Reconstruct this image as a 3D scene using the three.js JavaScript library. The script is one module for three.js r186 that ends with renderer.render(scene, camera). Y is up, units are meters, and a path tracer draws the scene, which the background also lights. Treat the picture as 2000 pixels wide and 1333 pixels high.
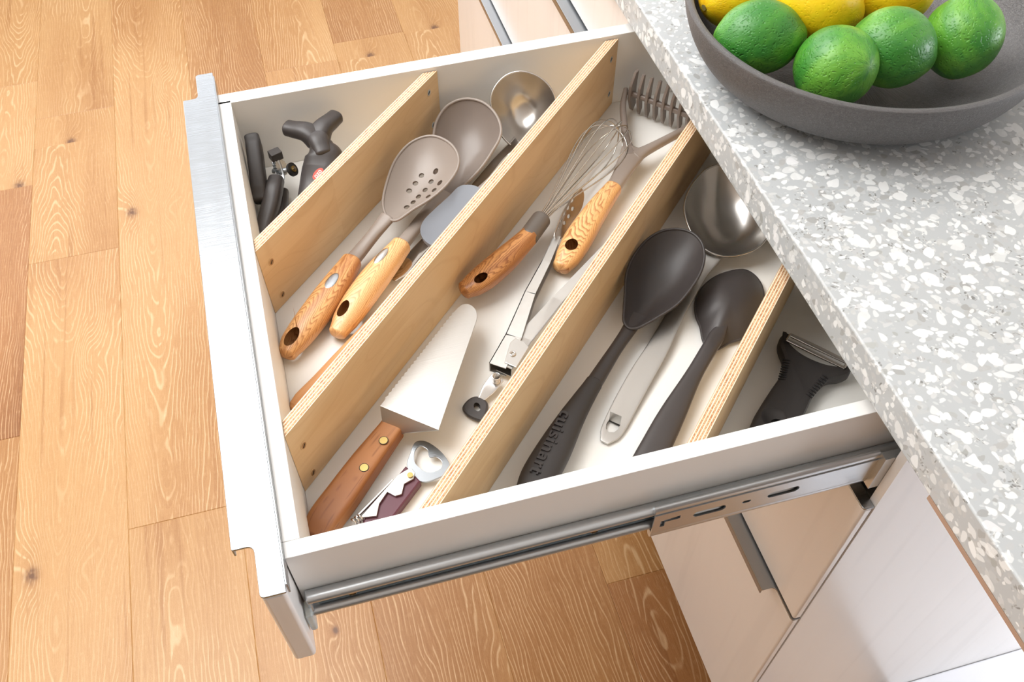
import * as THREE from 'three';
import { mergeGeometries, mergeVertices, toCreasedNormals } from 'three/addons/utils/BufferGeometryUtils.js';
import { RoundedBoxGeometry } from 'three/addons/geometries/RoundedBoxGeometry.js';
import { RectAreaLightUniformsLib } from 'three/addons/lights/RectAreaLightUniformsLib.js';
import { FontLoader } from 'three/addons/loaders/FontLoader.js';
import { TextGeometry } from 'three/addons/geometries/TextGeometry.js';
import { Brush, Evaluator, SUBTRACTION } from 'three-bvh-csg';

// ---------------------------------------------------------------- camera, light, exposure
const scene = new THREE.Scene();
const RIM = 0.86;                                   // height of the open drawer's rim above the floor
const camera = new THREE.PerspectiveCamera(41.27, 2000 / 1333, 0.05, 30);
camera.rotation.order = 'YXZ';
camera.position.set(0, RIM + 0.6, 0);
camera.rotation.set(-0.93553522, -0.23867095, -0.03092358);
camera.setViewOffset(2000, 1333, 38, -79, 2000, 1333);
scene.add(camera);
const renderer = new THREE.WebGLRenderer({ antialias: true });
renderer.toneMapping = THREE.LinearToneMapping;
renderer.toneMappingExposure = 1.15;
renderer.shadowMap.enabled = true;
RectAreaLightUniformsLib.init();
scene.background = new THREE.Color(0.75, 0.8, 0.86);

const CEIL = 2.55;
const ROOM = { x0: -2.3, x1: 2.1, z0: -3.4, z1: 3.4 };
function areaLight(x, y, z, w, h, tx, ty, tz, col, power) {
  const l = new THREE.RectAreaLight(col, power, w, h);
  l.position.set(x, y, z); l.lookAt(tx, ty, tz); scene.add(l); return l;
}
const PANEL = { x: -0.8, z: -1.2, w: 1.5, d: 1.6 };   // ceiling light panel
areaLight(PANEL.x, CEIL - 0.075, PANEL.z, PANEL.w, PANEL.d, PANEL.x, 0, PANEL.z - 1e-4, new THREE.Color(0.96, 0.985, 1), 6.4);
const ADDED_DOOR = { z: 0.08, w: 0.65, y0: 0.1, y1: 1.25 };         // unseen bright hatch added in the right-hand wall to light the end panel
areaLight(ROOM.x1 - 0.06, (ADDED_DOOR.y0 + ADDED_DOOR.y1) / 2, ADDED_DOOR.z, ADDED_DOOR.w, ADDED_DOOR.y1 - ADDED_DOOR.y0, 0, (ADDED_DOOR.y0 + ADDED_DOOR.y1) / 2, ADDED_DOOR.z, new THREE.Color(0.86, 0.92, 1), 14);

const ADDED_WIN = { x: -0.2, w: 3.2, y0: 0.95, y1: 2.4 };             // unseen window added in the back wall to brighten the far pulls
areaLight(ADDED_WIN.x, (ADDED_WIN.y0 + ADDED_WIN.y1) / 2, ROOM.z0 + 0.06, ADDED_WIN.w, ADDED_WIN.y1 - ADDED_WIN.y0, ADDED_WIN.x, (ADDED_WIN.y0 + ADDED_WIN.y1) / 2, 0, new THREE.Color(0.92, 0.96, 1), 1.4);

// ---------------------------------------------------------------- helpers
let seed = 7;
const rnd = () => { seed = (seed * 1664525 + 1013904223) >>> 0; return seed / 4294967296; };
const rr = (a, b) => a + (b - a) * rnd();
const LAT = new Float32Array(65536); for (let i = 0; i < 65536; i++) LAT[i] = rnd();
function n2(x, y) {
  const xi = Math.floor(x), yi = Math.floor(y); let fx = x - xi, fy = y - yi;
  fx = fx * fx * (3 - 2 * fx); fy = fy * fy * (3 - 2 * fy);
  const a = (yi & 255) << 8, b = ((yi + 1) & 255) << 8, c = xi & 255, d = (xi + 1) & 255;
  const p = LAT[a + c], q = LAT[a + d], r = LAT[b + c], s = LAT[b + d];
  return p + (q - p) * fx + (r - p + (p - q - r + s) * fx) * fy;
}
const fbm = (x, y, o = 4) => { let s = 0, a = 0.5, t = 0; for (let i = 0; i < o; i++) { s += a * n2(x, y); t += a; a *= 0.5; x = x * 2.03 + 17.1; y = y * 2.03 + 5.7; } return s / t; };
const sst = (a, b, x) => { x = Math.min(1, Math.max(0, (x - a) / (b - a))); return x * x * (3 - 2 * x); };
const mix = (a, b, t) => a + (b - a) * t;
const mix3 = (a, b, t) => [mix(a[0], b[0], t), mix(a[1], b[1], t), mix(a[2], b[2], t)];
function tex(w, h, fn, srgb = true, rep = null) {
  const d = new Uint8Array(w * h * 4);
  for (let j = 0; j < h; j++) for (let i = 0; i < w; i++) {
    const c = fn(i / w, j / h), k = (j * w + i) * 4;
    if (typeof c === 'number') d[k] = d[k + 1] = d[k + 2] = c; else { d[k] = c[0]; d[k + 1] = c[1]; d[k + 2] = c[2]; }
    d[k + 3] = 255;
  }
  const t = new THREE.DataTexture(d, w, h); t.wrapS = t.wrapT = THREE.RepeatWrapping;
  t.magFilter = THREE.LinearFilter; t.minFilter = THREE.LinearMipmapLinearFilter; t.generateMipmaps = true;
  if (srgb) t.colorSpace = THREE.SRGBColorSpace;
  if (rep) t.repeat.set(rep[0], rep[1]);
  t.needsUpdate = true; return t;
}
const std = (o) => new THREE.MeshStandardMaterial(o);
const phy = (o) => new THREE.MeshPhysicalMaterial(o);
const V = (x, y, z) => new THREE.Vector3(x, y, z);
const taken = {};
function numbered(n) { taken[n] = (taken[n] ?? -1) + 1; return taken[n] ? n + '_' + String(taken[n]).padStart(3, '0') : n; }
// every geometry is written in room coordinates; a thing is a Group at its base and its parts are moved into that frame
function thing(name, label, category, base, group) {
  const o = new THREE.Group(); o.name = numbered(name); o.position.set(base[0], base[1], base[2]);
  o.userData = { label, category }; if (group) o.userData.group = group; o.userData.b = base; scene.add(o); return o;
}
function baseOf(p) { let o = p; while (o && !o.userData.b) o = o.parent; return o ? o.userData.b : [0, 0, 0]; }
function part(name, geo, m, parent, label) {
  const b = parent ? baseOf(parent) : [0, 0, 0]; const g = Array.isArray(geo) ? merge(geo) : geo; g.translate(-b[0], -b[1], -b[2]);
  const o = new THREE.Mesh(g, m); o.name = parent ? name : numbered(name); (parent || scene).add(o); if (label) o.userData.label = label; return o;
}
function struct(name, geo, m) { const o = part(name, geo, m, null); o.userData.kind = 'structure'; return o; }
function merge(l) { return mergeGeometries(l.map((g) => { g = g.index ? g.toNonIndexed() : g; for (const k of Object.keys(g.attributes)) if (!['position', 'normal', 'uv'].includes(k)) g.deleteAttribute(k); return g; })); }
function boxUV(g) {        // uv in metres from the dominant axis of each face
  if (g.index) g = g.toNonIndexed(); g.computeVertexNormals();
  const p = g.attributes.position, n = g.attributes.normal, uv = new Float32Array(p.count * 2);
  for (let i = 0; i < p.count; i++) {
    const ax = Math.abs(n.getX(i)), ay = Math.abs(n.getY(i)), az = Math.abs(n.getZ(i));
    let u, v; if (ay >= ax && ay >= az) { u = p.getZ(i); v = p.getX(i); } else if (ax >= az) { u = p.getZ(i); v = p.getY(i); } else { u = p.getX(i); v = p.getY(i); }
    uv[2 * i] = u; uv[2 * i + 1] = v;
  }
  g.setAttribute('uv', new THREE.BufferAttribute(uv, 2)); return g;
}
function box(x0, x1, y0, y1, z0, z1, r = 0) {
  const w = x1 - x0, h = y1 - y0, d = z1 - z0;
  let g = r ? new RoundedBoxGeometry(w, h, d, 2, Math.min(r, w / 2.01, h / 2.01, d / 2.01)) : new THREE.BoxGeometry(w, h, d);
  g.translate((x0 + x1) / 2, (y0 + y1) / 2, (z0 + z1) / 2);
  if (r) { const n = g.attributes.normal.clone(); const q = g.index ? g.toNonIndexed() : g; const keep = q.attributes.normal.clone(); const o = boxUV(q); o.setAttribute('normal', keep); return o; }
  return boxUV(g);
}
function orient(g, A, B, up = V(0, 1, 0)) {      // local x along A->B, y towards up, origin at A
  const x = B.clone().sub(A).normalize(), z = x.clone().cross(up).normalize(), y = z.clone().cross(x);
  g.applyMatrix4(new THREE.Matrix4().makeBasis(x, y, z).setPosition(A)); return g;
}
const vs = (a) => a.map((p) => V(p[0], p[1], p[2]));
// swept body through centre points; each station has half width, half height and roundness
function loft(pts, W, H, { n = 44, m = 26, p = 2.4, up = V(0, 1, 0), cap0 = true, cap1 = true } = {}) {
  const C = new THREE.CatmullRomCurve3(pts, false, 'centripetal'), K = pts.length - 1;
  const cumul = [0]; for (let i = 1; i <= K; i++) cumul.push(cumul[i - 1] + pts[i].distanceTo(pts[i - 1]));
  const lerpA = (A, s) => { const L = cumul[K] * s; let i = 0; while (i < K - 1 && cumul[i + 1] < L) i++; const t = (L - cumul[i]) / (cumul[i + 1] - cumul[i]); const f = (k) => A[Math.max(0, Math.min(K, k))]; const a = f(i - 1), b = f(i), c = f(i + 1), d = f(i + 2); const v = 0.5 * (2 * b + (c - a) * t + (2 * a - 5 * b + 4 * c - d) * t * t + (3 * b - a - 3 * c + d) * t * t * t); return Math.max(Math.min(b, c) * 0.98, Math.min(Math.max(b, c) * 1.02, v)); };
  const pos = [], uv = [], idx = [], Lt = cumul[K]; const stn = [];
  const N0 = cap0 ? 5 : 0, N1 = cap1 ? 5 : 0;
  for (let i = 0; i < N0; i++) stn.push([0, i / N0]);
  for (let i = 0; i <= n; i++) stn.push([i / n, 1]);
  for (let i = N1 - 1; i >= 0; i--) stn.push([1, i / N1]);
  for (const [s, q] of stn) {
    const c = C.getPointAt(s), T = C.getTangentAt(s), S = T.clone().cross(up).normalize(), U = S.clone().cross(T).normalize();
    const w0 = lerpA(W, s), h0 = lerpA(H, s); const f = q >= 1 ? 1 : Math.sqrt(1 - (1 - q) * (1 - q)); const off = q >= 1 ? 0 : (1 - q) * Math.min(w0, h0) * 0.55 * (s < 0.5 ? -1 : 1);
    for (let k = 0; k <= m; k++) {
      const a = (k / m) * Math.PI * 2, ca = Math.cos(a), sa = Math.sin(a);
      const x = Math.sign(ca) * Math.pow(Math.abs(ca), 2 / p) * w0 * Math.max(f, 0.02), y = Math.sign(sa) * Math.pow(Math.abs(sa), 2 / p) * h0 * Math.max(f, 0.02);
      pos.push(c.x + S.x * x + U.x * y + T.x * off, c.y + S.y * x + U.y * y + T.y * off, c.z + S.z * x + U.z * y + T.z * off);
      uv.push(s * Lt + off, (k / m) * 0.09);
    }
  }
  const R = stn.length, M1 = m + 1;
  for (let i = 0; i < R - 1; i++) for (let k = 0; k < m; k++) { const a = i * M1 + k, b = a + 1, c = a + M1, d = c + 1; idx.push(a, b, c, b, d, c); }
  const c0 = pos.length / 3; for (const e of [0, R - 1]) { let x = 0, y = 0, z = 0; for (let k = 0; k < m; k++) { x += pos[(e * M1 + k) * 3]; y += pos[(e * M1 + k) * 3 + 1]; z += pos[(e * M1 + k) * 3 + 2]; } pos.push(x / m, y / m, z / m); uv.push(e ? Lt : 0, 0); }
  for (let k = 0; k < m; k++) { idx.push(c0, k + 1, k); idx.push(c0 + 1, (R - 1) * M1 + k, (R - 1) * M1 + k + 1); }
  const g = new THREE.BufferGeometry(); g.setAttribute('position', new THREE.Float32BufferAttribute(pos, 3)); g.setAttribute('uv', new THREE.Float32BufferAttribute(uv, 2)); g.setIndex(idx);
  g.computeVertexNormals();
  const N = g.attributes.normal;   // weld the seam
  for (let i = 0; i < R; i++) { const a = i * M1, b = a + m; const v = V(N.getX(a) + N.getX(b), N.getY(a) + N.getY(b), N.getZ(a) + N.getZ(b)).normalize(); N.setXYZ(a, v.x, v.y, v.z); N.setXYZ(b, v.x, v.y, v.z); }
  return g;
}
// dished shell inside a closed rim of 3D points (negative depth gives a dome)
function dish(rim, depth, thick, k = 2.3, { N = 72, M = 14, flat = 0, cen = null } = {}) {
  const C = new THREE.CatmullRomCurve3(rim, true, 'centripetal'), B = C.getSpacedPoints(N).slice(0, N);
  const c = V(0, 0, 0); B.forEach((b) => c.add(b)); c.divideScalar(N); if (cen) c.copy(cen);
  let nrm = V(0, 0, 0); for (let i = 0; i < N; i++) nrm.add(B[i].clone().sub(c).cross(B[(i + 1) % N].clone().sub(c))); nrm.normalize(); let flip = false; if (nrm.y < 0) { nrm.negate(); flip = true; }
  const pos = [], uv = [], idx = [];
  const ax = B[0].clone().sub(c).normalize(), ay = nrm.clone().cross(ax);
  const prof = (r) => depth * (1 - Math.pow(r, k)) ;
  for (let s = 0; s < 2; s++) for (let i = 0; i <= M; i++) {
    const r = Math.pow(i / M, 0.8);
    for (let j = 0; j < N; j++) {
      const e = B[j].clone().sub(c), q = e.clone().multiplyScalar(r).add(c).addScaledVector(nrm, -prof(r) - (s ? thick : 0));
      if (s && i === M) q.addScaledVector(e, 0);
      pos.push(q.x, q.y, q.z); uv.push(e.dot(ax) * r, e.dot(ay) * r);
    }
  }
  const row = (s, i, j) => (s * (M + 1) + i) * N + (j % N);
  const tri = (a, b, d) => (flip ? idx.push(a, d, b) : idx.push(a, b, d));
  for (let i = 0; i < M; i++) for (let j = 0; j < N; j++) {
    tri(row(0, i, j), row(0, i + 1, j), row(0, i + 1, j + 1)); tri(row(0, i, j), row(0, i + 1, j + 1), row(0, i, j + 1));
    tri(row(1, i, j), row(1, i + 1, j + 1), row(1, i + 1, j)); tri(row(1, i, j), row(1, i, j + 1), row(1, i + 1, j + 1));
  }
  for (let j = 0; j < N; j++) { tri(row(0, M, j), row(1, M, j), row(1, M, j + 1)); tri(row(0, M, j), row(1, M, j + 1), row(0, M, j + 1)); }
  let g = new THREE.BufferGeometry(); g.setAttribute('position', new THREE.Float32BufferAttribute(pos, 3)); g.setAttribute('uv', new THREE.Float32BufferAttribute(uv, 2)); g.setIndex(idx);
  g = creased(g, 0.7); g.userData = { nrm, c }; return g;
}
function creased(g, a) { g.scale(1000, 1000, 1000); const o = toCreasedNormals(g, a); o.scale(0.001, 0.001, 0.001); return o; }
const weld = (g) => mergeVertices(g, 1e-6);
const ev = new Evaluator(); ev.attributes = ['position', 'uv', 'normal']; ev.useGroups = false;
function cut(g, tools) {
  let a = new Brush(g.index ? g : weld(g)); a.updateMatrixWorld();
  for (const t of tools) { const b = new Brush(t); b.updateMatrixWorld(); a = ev.evaluate(a, b, SUBTRACTION); }
  const o = a.geometry; o.clearGroups(); return o;
}
function drill(c, dir, rx, ry, len, along) {      // elliptical cutter along dir, rx measured along 'along'
  const g = new THREE.CylinderGeometry(1, 1, len, 28); g.scale(rx, 1, ry);
  const y = dir.clone().normalize(), z = along.clone().cross(y).normalize(), x = y.clone().cross(z);
  g.applyMatrix4(new THREE.Matrix4().makeBasis(x, y, z).setPosition(c)); return g;
}
// flat sheet cut from an outline of 3D points that lie near one level, y0..y1, with softened edges
function sheet(pts, y0, y1, { holes = [], bevel = 0.0004, curve = true, n = 80 } = {}) {
  const path = (a, C) => { const P = a.map((p) => new THREE.Vector2(p.x, -p.z)); return curve ? new THREE.CatmullRomCurve3(a.map((p) => V(p.x, -p.z, 0)), true, 'centripetal').getSpacedPoints(C).slice(0, C).map((p) => new THREE.Vector2(p.x, p.y)) : P; };
  const s = new THREE.Shape(path(pts, n)); for (const h of holes) s.holes.push(new THREE.Path(path(h, 48)));
  const g = new THREE.ExtrudeGeometry(s, { depth: y1 - y0 - 2 * bevel, bevelEnabled: bevel > 0, bevelThickness: bevel, bevelSize: bevel, bevelOffset: -bevel, bevelSegments: 2, curveSegments: 8 });
  g.rotateX(-Math.PI / 2); g.translate(0, y0 + bevel, 0); return g;
}
const tube = (pts, r, n = 60, m = 8, closed = false) => new THREE.TubeGeometry(new THREE.CatmullRomCurve3(pts, closed, 'centripetal'), n, r, m, closed);
function rod(A, B, r, m = 20) { const g = new THREE.CylinderGeometry(r, r, A.distanceTo(B), m); g.rotateZ(-Math.PI / 2); g.translate(A.distanceTo(B) / 2, 0, 0); return orient(g, A, B, Math.abs(B.y - A.y) > 0.9 * A.distanceTo(B) ? V(1, 0, 0) : V(0, 1, 0)); }

// measured points of the drawer's contents, metres in the room
const Q = {
  slotH:[[-0.0624,0.779,-0.5738],[-0.0555,0.78,-0.5834],[-0.0428,0.782,-0.5967],[-0.0174,0.784,-0.6256],[0.0036,0.786,-0.6507],[0.018,0.787,-0.6693]],
  slotS:[[0.0135,0.787,-0.6646],[0.0266,0.788,-0.6779],[0.0466,0.794,-0.6945],[0.0648,0.801,-0.7085]],
  slotB:[[0.0637,0.8056,-0.7254],[0.0779,0.8145,-0.7584],[0.0904,0.8205,-0.7757],[0.1068,0.8267,-0.7867],[0.1228,0.8314,-0.7879],[0.1352,0.8342,-0.7819],[0.1478,0.8355,-0.7634],[0.1513,0.8339,-0.7436],[0.1466,0.8305,-0.7288],[0.1323,0.8244,-0.7155],[0.1135,0.8176,-0.707],[0.0924,0.8107,-0.7028],[0.0713,0.8038,-0.6987],[0.0648,0.8031,-0.707]],
  slotHoles:[[0.1251,0.8193,-0.7498],[0.1094,0.816,-0.7533],[0.1171,0.8163,-0.7404],[0.1009,0.8131,-0.7465],[0.1257,0.8174,-0.7316],[0.1086,0.8134,-0.733],[0.118,0.8148,-0.7253],[0.0925,0.8103,-0.7396],[0.1,0.8107,-0.7278],[0.1103,0.8122,-0.719],[0.0932,0.8085,-0.7226],[0.0855,0.8061,-0.7185]],
  tauH:[[-0.0112,0.779,-0.5862],[-0.0019,0.78,-0.5983],[0.0133,0.783,-0.6156],[0.0385,0.786,-0.6428],[0.0565,0.788,-0.6602],[0.0715,0.789,-0.6754]],
  tauS:[[0.0674,0.789,-0.6712],[0.0828,0.789,-0.6877],[0.1016,0.786,-0.7119],[0.1205,0.783,-0.7338],[0.136,0.783,-0.7462]],
  tauB:[[0.1396,0.8075,-0.8171],[0.1473,0.814,-0.833],[0.1613,0.8208,-0.8453],[0.1764,0.825,-0.8479],[0.1903,0.8269,-0.8435],[0.2033,0.8265,-0.8315],[0.211,0.8232,-0.8139],[0.212,0.818,-0.7953],[0.207,0.8133,-0.7837],[0.196,0.8074,-0.7728],[0.1823,0.8006,-0.7612],[0.1676,0.7943,-0.7522],[0.1556,0.7897,-0.7468],[0.1391,0.7835,-0.7396],[0.1317,0.7841,-0.7471],[0.13,0.7903,-0.768],[0.1335,0.7996,-0.7956]],
  spnB:[[0.092,0.8121,-0.6682],[0.0971,0.8132,-0.6786],[0.1098,0.8153,-0.689],[0.1292,0.8183,-0.7015],[0.145,0.8207,-0.712],[0.1559,0.8219,-0.7091],[0.1636,0.8225,-0.7004],[0.1639,0.822,-0.6872],[0.1515,0.8197,-0.6712],[0.1315,0.8165,-0.6558],[0.1097,0.8131,-0.6431],[0.0994,0.8118,-0.6444],[0.0927,0.8115,-0.6549]],
  ladB:[[0.2114,0.8286,-0.8349],[0.2187,0.8388,-0.8414],[0.2322,0.8478,-0.8447],[0.2476,0.8512,-0.8424],[0.2632,0.8483,-0.8347],[0.2746,0.8409,-0.8246],[0.28,0.8305,-0.8137],[0.2788,0.82,-0.8049],[0.2716,0.8072,-0.7958],[0.258,0.7957,-0.7897],[0.2411,0.7891,-0.7892],[0.2257,0.7897,-0.7948],[0.2148,0.7992,-0.8072],[0.2103,0.8147,-0.8229]],
  ladH:[[0.0552,0.772,-0.6464],[0.0664,0.773,-0.6557],[0.0802,0.774,-0.669],[0.1186,0.776,-0.7032],[0.171,0.779,-0.7519],[0.2142,0.785,-0.7903],[0.232,0.795,-0.7955]],
  wood:[[-0.0633,0.774,-0.513],[-0.0557,0.774,-0.5193],[-0.0376,0.774,-0.5344],[-0.0146,0.774,-0.5551],[0.0124,0.774,-0.5804],[0.0344,0.774,-0.6015]],
  whH:[[0.1194,0.791,-0.5953],[0.1299,0.792,-0.5991],[0.1435,0.792,-0.6067],[0.1694,0.793,-0.6233],[0.1878,0.794,-0.6365],[0.2011,0.795,-0.6463]],
  whF:[[0.1997,0.795,-0.6451],[0.2195,0.796,-0.665]],
  whW:[[0.2187,0.796,-0.6644],[0.3475,0.803,-0.7781]],
  maH:[[0.2244,0.779,-0.6094],[0.2339,0.78,-0.6185],[0.2515,0.782,-0.6383],[0.2796,0.784,-0.6681],[0.2988,0.785,-0.6871],[0.3126,0.786,-0.6997]],
  maS:[[0.3088,0.786,-0.6957],[0.3242,0.787,-0.7125],[0.3423,0.788,-0.7344],[0.3559,0.789,-0.7501]],
  maP1:[[0.3478,0.789,-0.7415],[0.3511,0.789,-0.7636],[0.3598,0.791,-0.7964],[0.3683,0.794,-0.8243],[0.3785,0.797,-0.8445]],
  maP2:[[0.3522,0.789,-0.7402],[0.3677,0.789,-0.7457],[0.3952,0.789,-0.7562],[0.4274,0.791,-0.7668]],
  maBar:[[0.3813,0.797,-0.8416],[0.432,0.797,-0.7805]],
  toPiv:[[0.146,0.781,-0.5178],[0.1325,0.781,-0.4968],[0.1203,0.781,-0.4903]],
  toA1:[[0.1265,0.781,-0.4985],[0.1505,0.781,-0.5283],[0.1815,0.781,-0.5775],[0.2091,0.781,-0.6133],[0.2316,0.78,-0.6462]],
  toA2:[[0.1325,0.781,-0.4968],[0.1609,0.779,-0.5251],[0.2073,0.777,-0.5653],[0.2595,0.776,-0.6075],[0.3145,0.776,-0.6504]],
  toHead:[[0.2264,0.793,-0.6403],[0.2343,0.795,-0.6531],[0.2455,0.797,-0.6692],[0.2599,0.797,-0.6855],[0.2762,0.793,-0.703],[0.2799,0.785,-0.7019],[0.2741,0.777,-0.6899],[0.2557,0.775,-0.671],[0.2382,0.777,-0.6506]],
  toHoles:[[0.2657,0.789,-0.6896],[0.2596,0.787,-0.6812],[0.2656,0.783,-0.6831],[0.253,0.787,-0.6733],[0.2585,0.781,-0.6751],[0.246,0.787,-0.664],[0.2516,0.781,-0.6664],[0.2403,0.787,-0.6552]],
  toTab:[[0.1247,0.777,-0.4921],[0.1138,0.775,-0.4832],[0.1041,0.774,-0.4745]],
  toLoop:[[0.085,0.775,-0.4702],[0.091,0.775,-0.4769],[0.099,0.775,-0.4794],[0.1059,0.775,-0.4757],[0.109,0.775,-0.4688],[0.1057,0.775,-0.4584],[0.1009,0.775,-0.4509],[0.0948,0.775,-0.4538],[0.0872,0.775,-0.4618]],
  toLoopHole:[[0.0981,0.775,-0.4665]],
  seH:[[-0.064,0.777,-0.3737],[-0.0566,0.778,-0.3845],[-0.0354,0.779,-0.4059],[-0.0116,0.78,-0.4304],[0.0054,0.781,-0.447],[0.0181,0.782,-0.4591]],
  seRiv:[[0.0078,0.791,-0.4436],[-0.0137,0.79,-0.4215]],
  seNeck:[[0.0117,0.783,-0.4614],[0.0236,0.783,-0.4512],[0.0272,0.787,-0.4486],[0.0559,0.803,-0.4329],[0.0115,0.803,-0.472],[0.0105,0.789,-0.4639]],
  seBlade:[[0.0115,0.803,-0.472],[0.0243,0.803,-0.4828],[0.1046,0.803,-0.5643],[0.1104,0.803,-0.5673],[0.1167,0.803,-0.5662],[0.121,0.803,-0.5589],[0.1201,0.803,-0.5478],[0.1142,0.803,-0.5363],[0.0559,0.803,-0.4329],[0.0387,0.803,-0.4478]],
  seCrease:[[0.0387,0.803,-0.4478],[0.107,0.803,-0.5656]],
  waP:[[0.0227,0.776,-0.4201],[0.0286,0.776,-0.4344],[0.0355,0.776,-0.4441],[0.0431,0.776,-0.443],[0.0517,0.776,-0.4337],[0.0575,0.776,-0.4217],[0.0592,0.776,-0.4121],[0.0555,0.776,-0.4054],[0.0464,0.776,-0.4023],[0.0322,0.776,-0.4023]],
  waPh:[[0.03,0.776,-0.4272],[0.0327,0.776,-0.4355],[0.0385,0.776,-0.4398],[0.0442,0.776,-0.4347],[0.0444,0.776,-0.4254],[0.0497,0.776,-0.425],[0.0539,0.776,-0.4183],[0.0513,0.776,-0.4109],[0.0421,0.776,-0.4091],[0.0363,0.776,-0.4119],[0.0299,0.776,-0.4226]],
  waBody:[[0.0217,0.776,-0.4208],[0.031,0.776,-0.4021],[0.003,0.776,-0.3759],[-0.0133,0.776,-0.3645],[-0.0274,0.776,-0.3709],[-0.0202,0.776,-0.3839]],
  waLev:[[0.0222,0.78,-0.415],[0.0129,0.78,-0.4117],[-0.0257,0.78,-0.3797],[-0.0121,0.78,-0.3774],[-0.0078,0.78,-0.3883],[0.0011,0.78,-0.3977],[0.0067,0.78,-0.392],[0.0126,0.78,-0.3924],[0.0167,0.78,-0.4016],[0.0255,0.78,-0.4045],[0.028,0.78,-0.4101],[0.0262,0.78,-0.4144]],
  waPiv:[[0.0233,0.782,-0.4081]],
  waWorm:[[-0.0325,0.777,-0.3782],[-0.025,0.777,-0.3811]],
  cuH:[[0.1121,0.779,-0.3553],[0.1212,0.78,-0.366],[0.131,0.781,-0.3773],[0.1523,0.783,-0.3998],[0.1762,0.785,-0.4255],[0.1958,0.785,-0.4451],[0.2069,0.785,-0.4559]],
  cuS:[[0.2061,0.785,-0.4549],[0.222,0.785,-0.4707],[0.2396,0.786,-0.4876],[0.2576,0.786,-0.5046],[0.2753,0.7835,-0.5233]],
  cuB:[[0.2604,0.7943,-0.5247],[0.2676,0.7976,-0.5423],[0.2759,0.8012,-0.5624],[0.2883,0.805,-0.579],[0.3068,0.8095,-0.5935],[0.324,0.8126,-0.599],[0.3405,0.8148,-0.5958],[0.3522,0.8155,-0.5862],[0.3568,0.8147,-0.5721],[0.3535,0.8124,-0.5556],[0.3444,0.8093,-0.5405],[0.3289,0.8052,-0.5258],[0.3094,0.8006,-0.513],[0.2877,0.7963,-0.5063],[0.275,0.7939,-0.5034],[0.2659,0.7923,-0.5021],[0.2582,0.7915,-0.505],[0.2564,0.7922,-0.5129]],
  cuText:[[0.1253,0.797,-0.3733],[0.1705,0.8,-0.4251]],
  skH:[[0.199,0.77,-0.4013],[0.206,0.77,-0.4073],[0.2136,0.77,-0.4149],[0.2315,0.771,-0.4345],[0.2559,0.773,-0.4598],[0.2826,0.775,-0.4857],[0.3162,0.777,-0.5215],[0.3555,0.78,-0.5609],[0.3776,0.785,-0.5795]],
  skHole:[[0.2108,0.77,-0.414]],
  skB:[[0.3654,0.8004,-0.6313],[0.3697,0.8026,-0.6413],[0.38,0.8058,-0.6551],[0.3929,0.8086,-0.6664],[0.4084,0.8111,-0.6751],[0.4235,0.8121,-0.6762],[0.4389,0.8115,-0.6682],[0.4523,0.809,-0.6511],[0.4576,0.8052,-0.6291],[0.454,0.8006,-0.6069],[0.4445,0.7961,-0.5869],[0.433,0.7931,-0.5756],[0.4207,0.791,-0.5687],[0.4034,0.7894,-0.566],[0.3864,0.7889,-0.5685],[0.3721,0.79,-0.5782],[0.3649,0.7926,-0.5928],[0.3628,0.7968,-0.6138]],
  s2H:[[0.2076,0.777,-0.3477],[0.2212,0.778,-0.3618],[0.2356,0.779,-0.3761],[0.2642,0.78,-0.4058],[0.3004,0.781,-0.4422],[0.3258,0.782,-0.4663],[0.3406,0.781,-0.4806],[0.3563,0.7835,-0.4946]],
  s2B:[[0.3295,0.773,-0.4846],[0.3334,0.773,-0.5002],[0.3353,0.773,-0.5164],[0.3425,0.773,-0.5337],[0.3552,0.773,-0.548],[0.3735,0.773,-0.5581],[0.3912,0.773,-0.5612],[0.4065,0.773,-0.559],[0.4123,0.773,-0.5514],[0.4142,0.773,-0.5376],[0.41,0.773,-0.5211],[0.3992,0.773,-0.5026],[0.3834,0.773,-0.4852],[0.3695,0.773,-0.4771],[0.3531,0.773,-0.4752],[0.3372,0.773,-0.4705],[0.3297,0.773,-0.4713]],
  peO:[[0.4061,0.781,-0.4651],[0.3973,0.781,-0.4617],[0.3909,0.781,-0.4518],[0.3884,0.781,-0.4378],[0.3852,0.781,-0.4292],[0.377,0.781,-0.4197],[0.362,0.781,-0.4075],[0.3445,0.781,-0.3929],[0.3314,0.781,-0.3809],[0.3232,0.781,-0.3695],[0.3263,0.781,-0.3592],[0.3414,0.781,-0.3549],[0.3599,0.781,-0.3575],[0.382,0.781,-0.377],[0.3944,0.781,-0.3894],[0.4067,0.781,-0.3985],[0.4184,0.781,-0.4031],[0.4303,0.781,-0.4021],[0.4391,0.781,-0.4039],[0.4448,0.781,-0.4116],[0.4375,0.781,-0.4127],[0.4213,0.781,-0.4208],[0.4073,0.781,-0.4368],[0.4026,0.781,-0.4497],[0.4018,0.781,-0.4578]],
  peBl:[[0.4021,0.785,-0.4563],[0.4382,0.785,-0.4116]],
  peHole:[[0.3497,0.785,-0.3764]],
  peRibL:[[0.3894,0.785,-0.4324],[0.3751,0.785,-0.4135]],
  peRibR:[[0.4142,0.785,-0.4054],[0.39,0.785,-0.39]],
  opA:[[-0.0561,0.827,-0.8451],[-0.056,0.822,-0.8363],[-0.0581,0.809,-0.8135],[-0.0602,0.797,-0.794],[-0.062,0.792,-0.7834]],
  opB:[[-0.0407,0.797,-0.8038],[-0.0455,0.796,-0.7892],[-0.0529,0.789,-0.7716],[-0.062,0.783,-0.7522],[-0.0677,0.779,-0.734]],
  opC:[[-0.0376,0.779,-0.8042],[-0.0424,0.778,-0.7852],[-0.0535,0.777,-0.7562]],
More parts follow.
